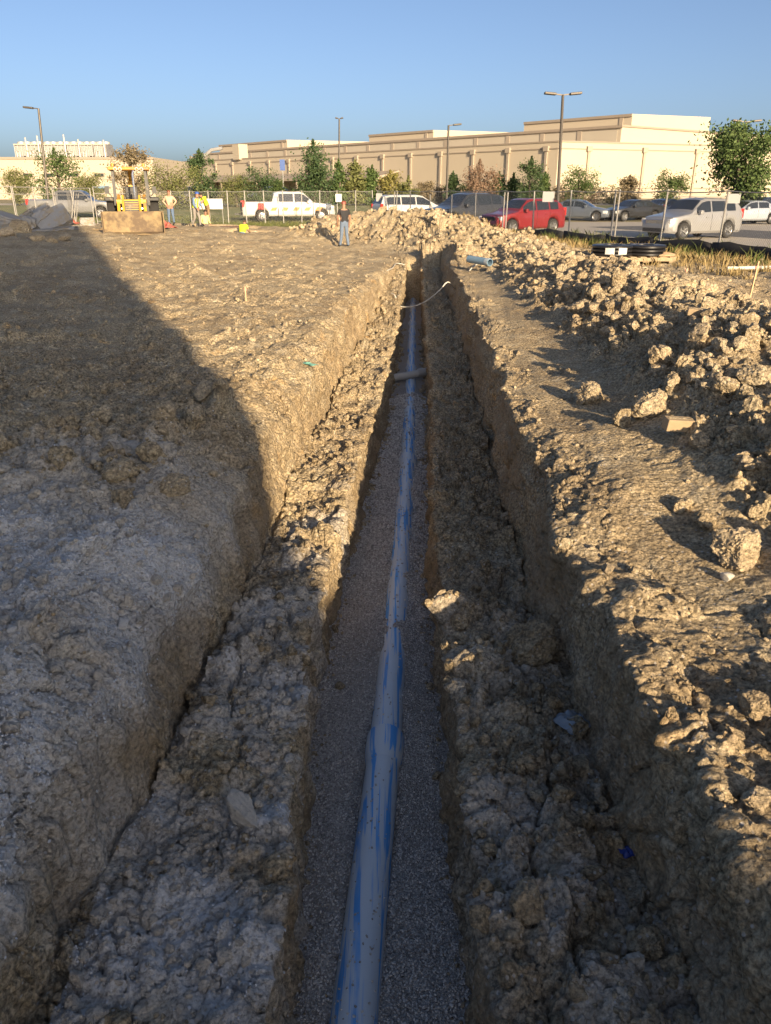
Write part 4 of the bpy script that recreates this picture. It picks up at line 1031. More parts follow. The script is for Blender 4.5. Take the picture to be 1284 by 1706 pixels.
def vehicle(name, label, cat, loc, yaw, L, W, prof, belt, wheels, wr, mat, glass, shield, rear, clear=.24, roof_w=.76, group='parked vehicles', extras=None):
    """prof: top outline (x from front bumper, z); glass: side-window spans; shield/rear: windscreen spans"""
    root = empty(name, loc, yaw, label, cat, group)
    xs = set(np.round(np.linspace(0, L, 46), 3)) | {round(p[0], 3) for p in prof} | {round(v, 3) for g_ in list(glass) + [shield, rear] for v in g_}
    for wx in wheels: xs |= {round(wx + wr * 1.16 * math.cos(a), 3) for a in np.linspace(0, math.pi, 13)} | {round(wx + s * (wr * 1.16 + .01), 3) for s in (-1, 1)}
    xs = sorted(v for v in xs if 0 <= v <= L)
    xs = [v for i, v in enumerate(xs) if i == 0 or v - xs[i - 1] > .004]
    ring = []
    for x in xs:
        zt = pl(prof, x); zl = clear
        for wx in wheels:
            q_ = (wr * 1.16) ** 2 - (x - wx) ** 2
            if q_ > 0: zl = max(zl, wr + math.sqrt(q_))
        if x < .5: zl = max(zl, clear + .05 * (1 - x / .5))
        zl = min(zl, zt - .12)
        hw = W / 2 * pl([(0, .72), (.12, .86), (.45, .97), (1.0, 1), (L - .8, 1), (L - .15, .95), (L, .86)], x)
        zb = min(pl(belt, x), zt - .035)
        k = max(0.0, min(1.0, (zt - zb - .06) / .5)); rw = hw * (.93 + (roof_w - .93) * k)
        L_ = lambda a, b, t: a + (b - a) * t
        zm = zl + (zb - zl) * .55
        ring.append([(0, zl), (hw * .9, zl), (hw * .985, zl + min(.1, (zb - zl) * .25)), (hw, zm), (hw * .975, zb), (L_(hw * .955, rw, .1), L_(zb, zt, .12)), (L_(hw * .95, rw, .86), L_(zb, zt, .84)), (rw * .9, zt), (rw * .5, zt + .025), (0, zt + .035)])
    m = len(ring[0]); parts = {}
    def put(key, quad):
        parts.setdefault(key, MB()).add(quad, [tuple(range(len(quad)))])
    for i in range(len(xs) - 1):
        xa, xb = xs[i], xs[i + 1]; xm = (xa + xb) / 2
        for j in range(m - 1):
            for s in (1, -1):
                quad = [(L / 2 - xa, s * ring[i][j][0], ring[i][j][1]), (L / 2 - xb, s * ring[i + 1][j][0], ring[i + 1][j][1]), (L / 2 - xb, s * ring[i + 1][j + 1][0], ring[i + 1][j + 1][1]), (L / 2 - xa, s * ring[i][j + 1][0], ring[i][j + 1][1])]
                key = 'body'
                if j == 5:
                    for gi, g_ in enumerate(glass):
                        if g_[0] - 1e-6 <= xa and xb <= g_[1] + 1e-6: key = ('side_window', gi, s)
                if j >= 7:
                    if shield[0] - 1e-6 <= xa and xb <= shield[1] + 1e-6: key = ('windscreen',)
                    if rear[0] - 1e-6 <= xa and xb <= rear[1] + 1e-6: key = ('rear_window',)
                put(key, quad if s == 1 else quad[::-1])
    for e in (0, -1):
        x = L / 2 - xs[e]; r0 = ring[e]
        put('body', [(x, y, z) for y, z in r0] + [(x, -y, z) for y, z in r0[-2:0:-1]])
    for key, mb in parts.items():
        me = mb.mesh('b'); bm = bmesh.new(); bm.from_mesh(me); bmesh.ops.remove_doubles(bm, verts=bm.verts, dist=.002); bmesh.ops.recalc_face_normals(bm, faces=bm.faces); bm.to_mesh(me); bm.free()
        mesh_obj('body' if key == 'body' else key[0], me, mat if key == 'body' else M['carglass'], root, 32)
    for wx in wheels:
        for s in (1, -1):
            mt = Matrix.Translation((L / 2 - wx, s * (W / 2 - .12), wr)) @ Matrix.Rotation(-s * R(90), 4, 'X')
            t = MB().lathe([(wr * .62, -.10), (wr * .9, -.11), (wr, -.07), (wr, .07), (wr * .92, .11), (wr * .66, .105)], 24, mt).build('tyre', M['tyre'], root, 40)
            rb = MB().lathe([(.01, .05), (wr * .12, .06), (wr * .16, .03), (wr * .5, .02), (wr * .62, .09), (wr * .68, .1)], 24, mt)
            for k in range(5):
                a = k * 2 * math.pi / 5; rb.bar(mt @ Vector((math.cos(a) * .06, math.sin(a) * .06, .055)), mt @ Vector((math.cos(a) * wr * .62, math.sin(a) * wr * .62, .085)), .05, .03)
            rb.build('rim', M['rim'], t, 40)
    zh = pl(prof, .35)
    for s in (1, -1):
        MB().box(L / 2 - .42, L / 2 - .09, s * W * .40 - .13, s * W * .40 + .10, zh - .27, zh - .08).build('headlight', M['lamp'], root, None, .04)
        MB().box(-L / 2 - .012, -L / 2 + .2, s * W * .42 - .09, s * W * .42 + .045, pl(belt, L) - .28, pl(belt, L) + .12).build('taillight', M['red_lamp'], root, None, .02)
        mx = L / 2 - shield[0] - .35
        MB().box(mx - .09, mx + .09, s * (W / 2 + .02) - .02, s * (W / 2 + .12) + (.06 if s > 0 else -.06), pl(belt, 2) + .0, pl(belt, 2) + .17).build('mirror', mat, root, None, .03)
        for gx in [g_[0] + (g_[1] - g_[0]) * .75 for g_ in list(glass)[:2]]:
            MB().box(L / 2 - gx - .1, L / 2 - gx + .1, s * W * .5 - .012, s * W * .5 + .022, pl(belt, gx) - .17, pl(belt, gx) - .13).build('door_handle', mat, root)
        for g_ in list(glass)[:2]:
            MB().box(L / 2 - g_[1] - .052, L / 2 - g_[1] - .042, s * W * .5 - .01, s * W * .5 + .003, clear + .14, pl(belt, g_[1]) - .03).build('door_gap', M['plastic'], root)
    MB().box(L / 2 - .2, L / 2 - .005, -W * .27, W * .27, zh - .30, zh - .10).build('grille', M['shiny'] if extras == 'chrome' else M['plastic'], root, None, .02)
    MB().box(L / 2 - .25, L / 2 + .01, -W * .34, W * .34, clear + .08, clear + .24).build('lower_intake', M['plastic'], root, None, .02)
    MB().box(-L / 2 - .02, -L / 2 + .2, -W * .4, W * .4, clear + .1, clear + .26).build('rear_bumper', M['plastic'], root, None, .03)
    MB().box(-L / 2 - .03, -L / 2 - .012, -.16, .16, clear + .42, clear + .58).build('licence_plate', M['white_sign'], root)
    return root
SUV = dict(prof=[(0, .62), (.06, .80), (.28, .93), (1.15, 1.06), (1.3, 1.10), (2.0, 1.62), (2.3, 1.69), (3.5, 1.68), (4.1, 1.62), (4.35, 1.5), (4.62, 1.12), (4.7, .95)], belt=[(0, .9), (1.3, 1.03), (4.7, 1.14)],
           wheels=(.92, 3.75), wr=.36, glass=((1.62, 2.5), (2.58, 3.42), (3.5, 4.1)), shield=(1.36, 2.0), rear=(4.35, 4.62))
def suv(label, cat, px, Y, yaw, mat, scale=1.0, name='car', z=.03, W=1.92, extras=None):
    o = vehicle(name, label, cat, (xat(px, Y), Y, z), R(yaw), 4.7, W, mat=mat, extras=extras, **SUV); o.scale = (scale,) * 3; return o
s1 = suv('silver crossover car with chrome grille just behind the right fence', 'car', 1148, 37.6, 207, paint('silver_paint', (.30, .30, .30), .35), 1.0, extras='chrome')
for s in (1, -1): MB().tube([(.75, s * .62, 1.70), (.6, s * .62, 1.76), (-1.3, s * .62, 1.75), (-1.5, s * .62, 1.66)], .018, 6).build('roof_rail', M['shiny'], s1)
suv('bright red crossover car behind the fence', 'car', 868, 42.3, 212, paint('red_paint', (.21, .016, .017), .2), .97)
suv('dark grey large car left of the red one', 'car', 772, 47.5, 213, paint('charcoal_paint', (.045, .048, .055), .3), 1.12)
VAN = dict(prof=[(0, .62), (.06, .8), (.25, .95), (.95, 1.12), (1.05, 1.16), (2.0, 1.70), (2.3, 1.75), (4.4, 1.74), (4.85, 1.66), (5.05, 1.2), (5.12, 1.0)], belt=[(0, .95), (1.2, 1.06), (5.1, 1.1)],
           wheels=(.95, 4.0), wr=.34, glass=((1.5, 2.5), (2.58, 3.6), (3.68, 4.65)), shield=(1.1, 2.0), rear=(4.85, 5.05))
vehicle('minivan', 'white minivan with tinted windows behind the spoil heap', 'minivan', (xat(684, 55.5), 56.2, tz(55.5) + .01), R(22), 5.12, 1.98, mat=paint('white_paint', (.5, .49, .475), .0), **VAN)
SED = dict(prof=[(0, .6), (.08, .74), (.9, .9), (1.25, .95), (2.0, 1.36), (2.4, 1.43), (3.2, 1.41), (3.9, 1.12), (4.6, 1.05), (4.75, .85)], belt=[(0, .85), (1.3, .9), (4.7, .97)],
           wheels=(.88, 3.7), wr=.33, glass=((1.62, 2.5), (2.58, 3.35)), shield=(1.3, 2.0), rear=(3.25, 3.9))
def sed(label, px, Y, yaw, mat, z=.04): vehicle('car', label, 'car', (xat(px, Y), Y, z), R(yaw), 4.75, 1.85, mat=mat, **SED)
sed('blue-grey sedan parked on the far side of the lane, right of the red car', 962, 60, -28, paint('bluegrey_paint', (.12, .14, .17), .4))
sed('black sedan behind the bonnet of the silver car', 1052, 60, 205, paint('black_paint', (.02, .021, .023), .2))
sed('navy sedan beyond the roof of the silver car', 1098, 66, 200, paint('navy_paint', (.03, .05, .10), .3), .04)
suv('dark blue car at the right edge beyond the tree', 'car', 1262, 58, 195, paint('dark_blue_paint', (.03, .045, .085), .3), .95, z=.04)
sed('pale car partly cut by the right edge, in front of the dark blue one', 1240, 54, 195, paint('pale_blue_paint', (.33, .36, .40), .3), .04)
suv('dark car parked far behind the crew', 'car', 318, 86, 190, paint('dark_car_paint', (.05, .05, .055), .3), 1.0, z=tz(86) + .02)
suv('dark blue car far behind the cab of the white pickup', 'car', 448, 87, 190, paint('dull_blue_paint', (.05, .07, .11), .3), 1.0, z=tz(87) + .02)
PICK = dict(prof=[(0, .72), (.06, .98), (.3, 1.12), (1.35, 1.22), (1.5, 1.25), (2.2, 1.86), (2.45, 1.93), (4.0, 1.92), (4.25, 1.82), (4.42, 1.32), (4.5, 1.30), (6.4, 1.30), (6.45, 1.0)], belt=[(0, 1.05), (1.5, 1.2), (4.3, 1.22), (6.4, 1.25)],
            wheels=(1.0, 5.15), wr=.41, glass=((1.85, 2.85), (2.95, 3.95)), shield=(1.55, 2.2), rear=(4.25, 4.42), clear=.38)
tk = vehicle('pickup_truck', 'white work pickup with orange hazard marks on its side', 'pickup truck', (xat(480, 57.5), 57.8, tz(57.8)), R(13), 6.45, 2.05, mat=paint('truck_white', (.52, .51, .49), 0), **PICK)
orange = simple('orange_mark', (.75, .20, .03), .5)
for s in (-1, 1):
    for k in range(5): MB().add([(-1.35 + .78 * k, s * 1.031, .72), (-.98 + .78 * k, s * 1.031, .72), (-.82 + .78 * k, s * 1.031, .95), (-1.19 + .78 * k, s * 1.031, .95)], [(0, 1, 2, 3)]).build('hazard_mark', orange, tk)
    MB().box(-2.2, -1.75, s * 1.03 - .008, s * 1.03 + .008, .82, 1.22).build('red_panel', M['red_lamp'], tk)
MB().box(-3.31, -3.23, -.75, .75, .72, 1.24).build('tailgate', M['plastic'], tk); MB().box(-3.1, -1.1, -.9, .9, 1.19, 1.345).build('bed_cover', M['plastic'], tk)
MB().bar((-3.75, 0, .5), (-3.2, 0, .5), .12, .1).build('tow_hitch', M['plastic'], tk)
vehicle('pickup_truck', 'silver pickup behind the left fence panels', 'pickup truck', (xat(126, 62), 62, tz(62)), R(6), 6.3, 2.0, mat=paint('pickup_silver', (.19, .19, .19), .4), **PICK)

# ------------------------------------------------------------------ backhoe loader, seen from the front
def backhoe():
    Y = 36.5; x = xat(227, Y); z = gz(x, Y) - .02
    yel = simple('machine_yellow', (.58, .30, .035), .5, 0, var=.12, scale=3, dirt=(.22, .17, .10), dirt_amt=.35)
    blk = simple('machine_black', (.035, .035, .036), .55, 0, var=.2, dirt=(.2, .16, .1), dirt_amt=.2)
    mud = simple('bucket_steel', (.25, .185, .10), .75, .2, var=.25, scale=3, bmp=.01, dirt=(.12, .085, .055), dirt_amt=.6)
    r = empty('backhoe_loader', (x, Y, z), R(16), 'yellow backhoe loader with its muddy bucket lowered to the ground', 'backhoe')
    # local: -y is forward (towards the camera)
    def tilt(pts): return [(0, p[0], p[1]) for p in pts]
    prof = [(-.62, .03), (-.55, .02), (-.1, .06), (.02, .2), (.04, .55), (-.02, .84), (-.12, .93), (-.16, .9), (-.06, .8), (-.02, .55), (-.05, .25), (-.14, .13), (-.55, .06)]
    b = MB(); w = 1.24; n = len(prof)
    b.add([(s * w, y - 1.15, zz) for s in (-1, 1) for y, zz in prof], [tuple(reversed(range(n))), tuple(range(n, 2 * n))] + [(i, (i + 1) % n, n + (i + 1) % n, n + i) for i in range(n)])
    bk = b.build('bucket', mud, r, 35)
    # moldboard-like back plate faces the viewer, cutting edge and side cheeks
    MB().box(-1.25, 1.25, -1.36, -1.30, .02, .95).build('front_plate', mud, bk, None, .015)
    for s in (-1, 1): MB().box(s * 1.262 - .02, s * 1.262 + .02, -1.78, -1.1, .0, .96).build('side_cheek', mud, bk)
    MB().bar((-1.24, -1.79, .03), (1.24, -1.79, .03), .12, .03).build('cutting_edge', mud, bk)
    for s in (-1, 1):
        MB().bar((s * .55, -1.1, .55), (s * .55, -.45, 1.25), .12, .26).bar((s * .55, -.45, 1.25), (s * .55, .95, 1.5), .12, .24).build('loader_arm', yel, r)
        MB().tube([(s * .42, .5, .75), (s * .42, -.6, 1.05)], .05, 8).build('lift_cylinder', M['shiny'], r, 40)
        MB().bar((s * .35, -1.1, .85), (s * .35, -.35, 1.55), .09, .12).build('bucket_link', yel, r)
        mt = Matrix.Translation((s * .78, -.15, .48)) @ Matrix.Rotation(-s * R(90), 4, 'X') if False else Matrix.Translation((s * .8, -.1, .47)) @ Matrix.Rotation(R(90) * s, 4, 'Y')
        t = MB().lathe([(.25, -.13), (.44, -.15), (.47, -.1), (.47, .1), (.44, .15), (.25, .13), (.02, .1)], 20, mt).build('front_tyre', M['tyre'], r, 40)
        MB().lathe([(.24, .14), (.12, .16), (.01, .15)], 16, mt).build('hub', yel, t, 40)
        mt = Matrix.Translation((s * .92, 2.0, .74)) @ Matrix.Rotation(R(90) * s, 4, 'Y')
        t = MB().lathe([(.4, -.2), (.68, -.23), (.74, -.15), (.74, .15), (.68, .23), (.4, .2), (.02, .15)], 24, mt).build('rear_tyre', M['tyre'], r, 40)
        MB().lathe([(.38, .21), (.2, .24), (.01, .23)], 16, mt).build('hub', yel, t, 40)
        MB().box(s * .95 - .26, s * .95 + .26, 1.25, 2.6, 1.32, 1.5).build('fender', blk, r, None, .05)
        # cab posts
        MB().bar((s * .72, .95, 1.15), (s * .70, 1.05, 2.62), .10, .12).build('cab_post', blk, r)
        MB().bar((s * .76, 2.35, 1.2), (s * .74, 2.3, 2.62), .10, .12).build('cab_post', blk, r)
        MB().box(s * .74 - .012, s * .74 + .012, 1.1, 2.25, 1.5, 2.5).build('side_glass', M['carglass'], r) if False else None
        for k in (0, 1):
            MB().lathe([(.01, -.02), (.075, -.02), (.085, .05), (.05, .09)], 12, Matrix.Translation((s * (.36 + .2 * k), .86, 2.66)) @ Matrix.Rotation(R(90), 4, 'X')).build('work_light', M['lamp'], r, 40)
        MB().tube([(s * .86, .9, 1.55), (s * 1.02, .8, 1.75)], .015, 6).build('mirror_arm', blk, r)
        MB().box(s * 1.02 - .09, s * 1.02 + .09, .77, .8, 1.65, 1.95).build('mirror', blk, r)
        MB().lathe([(.01, .13), (.06, .12), (.065, 0)], 10, Matrix.Translation((s * .66, .95, 2.78))).build('beacon', simple('amber_lens', (.7, .22, .02), .3), r, 40)
    MB().box(-.36, .36, -.62, 1.0, .72, 1.42).build('hood', yel, r, None, .06)
    MB().box(-.30, .30, -.68, -.62, .78, 1.36).build('radiator_grille', blk, r)
    for k in range(6): MB().box(-.28, .28, -.70, -.682, .82 + .09 * k, .85 + .09 * k).build('grille_bar', yel, r)
    MB().box(-.42, .42, -.9, 2.9, .5, .72).build('chassis', blk, r)
    MB().box(-.9, .9, .82, 2.55, 2.62, 2.76).build('cab_roof', simple('roof_orange', (.50, .22, .03), .55, var=.15, dirt=(.2, .14, .08), dirt_amt=.4), r, None, .04)
    MB().box(-.7, .7, .98, 2.4, .72, 1.2).build('cab_floor', blk, r)
    MB().box(-.28, .28, 1.6, 2.1, 1.2, 1.35).box(-.28, .28, 2.0, 2.12, 1.35, 1.95).build('seat', blk, r, None, .04)
    MB().tube([(0, 1.1, 1.2), (0, 1.25, 1.62)], .03, 6).lathe([(.2, 0), (.21, .015), (.2, .03)], 16, Matrix.Translation((0, 1.26, 1.62)) @ Matrix.Rotation(R(-25), 4, 'X')).build('steering_wheel', blk, r, 40)
    MB().tube([(.17, -.2, 1.4), (.17, -.2, 2.45), (.22, -.16, 2.58)], .045, 8).build('exhaust_stack', M['shiny'], r, 40)
    MB().bar((0.02, 3.0, .6), (0.02, 3.2, 2.2), .26, .3).bar((0.02, 3.2, 2.2), (.02, 2.9, 2.75), .2, .22).build('backhoe_boom', yel, r)
    for s in (-1, 1): MB().bar((s * .3, 2.9, .6), (s * 1.1, 3.1, .05), .14, .14).build('stabiliser', yel, r)
    MB().bar((-.62, -.5, 1.33), (.62, -.5, 1.33), .14, .16).build('cross_tube', yel, r)
backhoe()
# ------------------------------------------------------------------ where a line of sight meets the dug ground
_P = G['P'].reshape(-1, 3); _c, _s = math.cos(PITCH), math.sin(PITCH)
_dep = _P[:, 1] * _c - (_P[:, 2] - HC) * _s; _upv = _P[:, 1] * _s + (_P[:, 2] - HC) * _c
_ok = _dep > .3
_SX = np.where(_ok, CX + FPX * _P[:, 0] / np.maximum(_dep, .3), 1e6); _SY = np.where(_ok, CY - FPX * _upv / np.maximum(_dep, .3), 1e6)
def hit(px, py):
    e = np.hypot(_SX - px, _SY - py); near = np.where(e < max(4.0, e.min() + 1.5))[0]
    return Vector(_P[near[np.argmin(_dep[near])]])

# ------------------------------------------------------------------ large single clods and stones
M['stone'] = simple('pale_limestone', (.56, .53, .48), .9, var=.15, scale=14, bmp=.01, dirt=(.32, .26, .18), dirt_amt=.3)
M['clod_ochre'] = M['clod']
BIG = [clod_mesh('boulder', 5, 700 + i, 10, .2) for i in range(6)]
STONE = []
for i in range(3):
    me = clod_mesh('stone', 4, 760 + i, 3, .07); me.materials.clear(); me.materials.append(M['stone']); STONE.append(me)
def rock(px, py, wpx, label, mesh, flat=(1, .8, .7), name='dirt_clod', cat='dirt clod', rz=0.0, tilt=0.2, group=None, sink=.25):
    p = hit(px, py); dc = p.y * _c - (p.z - HC) * _s; r_ = wpx / FPX * dc / 2
    o = bpy.data.objects.new(name, mesh); COL.objects.link(o); o.scale = (r_ * flat[0], r_ * flat[1], r_ * flat[2]); o.rotation_euler = (tilt, tilt * .6, rz)
    o.location = p + Vector((0, r_ * .3, r_ * flat[2] * (.75 - sink))); return tag(o, label, cat, group)
rock(884, 1098, 108, 'boulder-sized dark clod wedged against the right wall of the trench', BIG[0], (1, .9, .95), rz=.4)
PALE = BIG[1].copy(); PALE.materials.clear(); PALE.materials.append(simple('pale_clay', (.47, .43, .365), .95, var=.35, scale=5, bmp=.03))
rock(395, 1372, 98, 'big pale ridged clod lying on the left bench near the camera', PALE, (1.1, .62, .6), rz=-.75, tilt=.35)
rock(206, 1046, 36, 'flat oval white stone on the left bank', STONE[0], (1, .75, .5), 'stone', 'stone')
rock(18, 1054, 18, 'small white stone near the left edge of the picture', STONE[1], (1, .9, .8), 'stone', 'stone')
rock(1212, 966, 26, 'pale round stone at the foot of the big right clod', STONE[2], (1, .9, .9), 'stone', 'stone')
rock(1238, 935, 100, 'largest clod on the near right mound, orange underneath', BIG[2], (1.1, .9, .75), rz=.5)
rock(1262, 1345, 84, 'smooth pale clod at the right edge of the shaded bank', BIG[3], (1, .7, .5), rz=.2)
rock(1256, 1195, 70, 'orange-brown clod at the sunlit right edge', BIG[4], (1, .9, .8), rz=2.0)
rock(292, 822, 62, 'blocky dark clod right of the clod heap on the left ground', BIG[5], (1, .85, .8), rz=1.1)
rock(105, 775, 66, 'tall pale clod in the middle of the left heap', BIG[3], (.9, .9, 1.0), rz=2.2)
rock(196, 795, 70, 'broad clod beside the tall pale one in the left heap', BIG[0], (1.1, .8, .7), rz=.3)
rock(205, 838, 46, 'rounded clod in front of the left heap', BIG[2], (1, .9, .8), rz=.9)
rock(250, 770, 58, 'clod behind the blocky dark one on the left', BIG[4], (1, .8, .8), rz=2.9)
rock(938, 1335, 46, 'loaf-shaped clod in the middle of the right bench', BIG[1], (1, .8, .8), rz=.1)
rock(1080, 1590, 72, 'rounded clod low on the right bench near the frame bottom', BIG[5], (1, .8, .75), rz=.6)
rock(880, 1520, 84, 'largest crumbly clod on the near right bench', BIG[2], (1, .9, .85), rz=1.6)
rock(985, 1465, 56, 'clod behind the largest crumbly one on the right bench', BIG[4], (1.1, .7, .6), rz=.2)
rock(848, 1640, 62, 'clod at the lip of the right bench by the frame bottom', BIG[0], (1, .9, .8), rz=2.4)
rock(1010, 1505, 50, 'middle clod of the near right bench', BIG[3], (1, .9, .9), rz=1.0)
rock(940, 910, 40, 'slab-like clod sitting across the right bench', BIG[1], (1, .8, .6), rz=.4)
for i, (px, py, w, lb) in enumerate(((1080, 690, 78, 'twin-headed large clod at the front of the sunlit spoil'), (1040, 705, 50, 'squarish clod left of the large one at the front of the spoil'), (985, 668, 56, 'leftmost sharp clod of the spoil front'),
        (1120, 640, 52, 'pale upright clod in the middle of the spoil'), (1205, 660, 60, 'tall bright clod right in the spoil'), (1262, 640, 58, 'bright clod by the right edge of the spoil'), (1160, 745, 48, 'low clod at the foot of the spoil'),
        (960, 520, 34, 'dark clod lying alone at the left foot of the ridge'), (1028, 475, 40, 'big clod on top of the ridge behind the dark hollow'), (1068, 478, 30, 'bright clod beside the big one on the ridge top'), (1135, 850, 46, 'clod at the edge of the near hollow'), (1175, 880, 50, 'squat clod behind the largest near clod'))):
    rock(px, py, w, lb, BIG[i % 6], (1, .85, .85), rz=i * 1.3, tilt=.3)
WOOD = simple('weathered_wood', (.33, .25, .155), .85, var=.25, scale=9, bmp=.004)
def plank(px, py, L, w, t, rz, label, tilt=.1):
    p = hit(px, py); o = empty('timber_offcut', p, rz, label, 'timber'); o.rotation_euler = (tilt, .08, rz)
    MB().box(-L / 2, L / 2, -w / 2, w / 2, -.01, t).build('block', WOOD, o, None, .006); MB().box(-L / 2 + .02, L / 2 - .02, -w * .1, w * .12, t + .0005, t + .003).build('mud_streak', M['clod'], o)
plank(1142, 712, .40, .11, .09, .1, 'short timber offcut lying at the front of the spoil')
plank(1172, 522, .40, .12, .07, -.25, 'squared timber half buried near the ridge top')

# ------------------------------------------------------------------ pipes, hose, scraps
o = empty('cross_pipe', at(682, 636, 15.25), 0, 'grey pipe crossing the trench above the blue main', 'pipe')
off = Vector(o.location)
cp = [Vector((-.32, 15.1, -1.50)), Vector((.1, 15.15, -1.46)), Vector((.5, 15.25, -1.42)), Vector((.85, 15.42, -1.38)), Vector((1.25, 15.7, -1.34))]
MB().tube([p - off for p in cp], .078, 16).build('barrel', simple('grey_pvc', (.44, .43, .40), .55, var=.15, scale=6, dirt=(.34, .28, .2), dirt_amt=.3), o, 40)
MB().tube([cp[2] - off + (cp[3] - cp[2]).normalized() * s for s in (.16, .3)], .092, 16).build('coupling', simple('grey_coupling', (.38, .37, .35), .55), o, 40)
pa, pb = hit(812, 444), hit(768, 436)
pa = pa + Vector((0, 0, .11)); pb = Vector((pa.x - .5, pa.y + .8, pa.z + .03))
o = empty('pipe_offcut', pa, 0, 'loose blue pipe offcut lying on the right bank by the trench end', 'pipe')
v = pb - pa; L = v.length; mt = v.to_track_quat('Z', 'Y').to_matrix().to_4x4()
MB().lathe([(.085, L), (.1, L), (.1, 0), (.085, 0), (.085, L)], 24, mt).build('barrel', M['pipe_clean'], o, 40)
MB().lathe([(.1005, .02), (.105, .02), (.105, .16), (.1005, .16)], 24, mt).build('end_band', simple('pipe_band', (.36, .42, .46), .5), o, 40)
hp = [at(652, 507, 21.9), at(658, 509, 21.7), at(666, 510, 21.5), at(690, 510, 21.2), at(712, 500, 21.0), at(732, 484, 20.8), at(746, 470, 20.8), at(762, 462, 21.6), at(785, 456, 22.6), at(806, 451, 23.4)]
for i in (0, 1, 2, 6): hp[i].z = max(hp[i].z, gz(hp[i].x, hp[i].y) + .06)
for i in (7, 8, 9): hp[i].z = gz(hp[i].x, hp[i].y) + .07
def smooth_path(p, n=6):
    out = []
    for i in range(len(p) - 1):
        p0, p1, p2, p3 = p[max(i - 1, 0)], p[i], p[i + 1], p[min(i + 2, len(p) - 1)]
        for k in range(n):
            t = k / n; out.append(.5 * ((2 * p1) + (p2 - p0) * t + (2 * p0 - 5 * p1 + 4 * p2 - p3) * t * t + (3 * p1 - p0 - 3 * p2 + p3) * t ** 3))
    return out + [p[-1]]
M['hose'] = simple('white_hose', (.55, .53, .47), .55, var=.12, scale=6)
o = MB().tube(smooth_path(hp), .017, 8).build('hose', M['hose'], None, 60); tag(o, 'white hose hanging across the far trench', 'hose')
h2 = [hit(648, 450) + Vector((0, 0, .03)), hit(656, 446) + Vector((0, 0, .06)), hit(664, 441) + Vector((0, 0, .06)), hit(676, 440) + Vector((0, 0, .03))]
o = MB().tube(smooth_path(h2), .014, 8).build('hose', M['hose'], None, 60); tag(o, 'short curl of white hose at the left of the trench end', 'hose')
def scrap(name, px, py, size, mat, label, seed, cat='scrap', sx=1.0, amp=.35):
    p = hit(px, py); n = 12; g_ = np.linspace(-.5, .5, n); X, Y = np.meshgrid(g_ * sx, g_)
    Z = (fbm(X * 3, Y * 3, 3, seed) * amp + amp * .6) * (1 - .7 * np.maximum(np.abs(X / sx), np.abs(Y)) * 2)
    X = X + .12 * perlin(X * 4, Y * 4, seed + 3); v = np.stack([X, Y, Z], -1).reshape(-1, 3) * size; idx = np.arange(n * n).reshape(n, n)
    me = np_mesh(name, v, np.stack([idx[:-1, :-1], idx[:-1, 1:], idx[1:, 1:], idx[1:, :-1]], -1).reshape(-1, 4))
    o = mesh_obj(name, me, mat, None, 50); o.location = p + Vector((0, 0, .01)); o.rotation_euler = (0, 0, seed * .7)
    md = o.modifiers.new('thick', 'SOLIDIFY'); md.thickness = .002; return tag(o, label, cat)
pm, nt, b = nodes_mat('clear_plastic'); b.inputs['Base Color'].default_value = (.5, .56, .62, 1); b.inputs['Roughness'].default_value = .25; b.inputs['Transmission Weight'].default_value = .6
scrap('plastic_sheet', 955, 1205, .17, pm, 'crumpled clear plastic in the gutter of the right bench', 3, 'plastic')
scrap('plastic_scrap', 1045, 1420, .06, simple('blue_plastic', (.02, .04, .22), .45), 'dark blue plastic scrap on the right bench', 5, 'plastic')
scrap('plastic_strip', 513, 604, .30, simple('green_plastic', (.16, .36, .30), .5), 'pale green plastic strip on the sunlit left ground', 8, 'plastic', 1.0, .2).scale = (1, .3, .5)
PINK = simple('stake_wood', (.52, .35, .21), .85, var=.15, scale=12)
def stake(px, pyt, pyb, label, lean=0.0, Y=None):
    p = hit(px, pyb) if Y is None else Vector((xat(px, Y), Y, gz(xat(px, Y), Y))); t = at(px, pyt, p.y); h = t.z - p.z
    o = empty('survey_stake', p, 0, label, 'stake', 'survey stakes')
    MB().bar((0, 0, -.15), (lean, 0, h), .045, .022).build('lath', PINK, o)
    MB().bar((lean * .8 - .024, 0, h * .82), (lean * .8 + .024, 0, h * .82), .03, .05).build('flagging', simple('pink_tape', (.7, .25, .2), .6), o)
stake(1250, 435, 492, 'wooden survey stake standing on the flat ground at the right edge', .05)
stake(1139, 447, 482, 'small survey stake behind the spoil ridge', 0, 17.6)
stake(413, 477, 500, 'short survey stake on the sunlit ground left of the trench')
stake(919, 398, 412, 'thin survey stake behind the near end of the heap, below the red car', 0, 30.5)
o = MB().tube([(0, 0, 0), (1.25, .0, .02), (2.6, .1, 0)], .045, 8).build('marker_pole', M['hose'], None, 40)
p = hit(1212, 450); o.location = p + Vector((0, 0, .1)); tag(o, 'white pole lying on the dry grass at the right edge', 'pole')

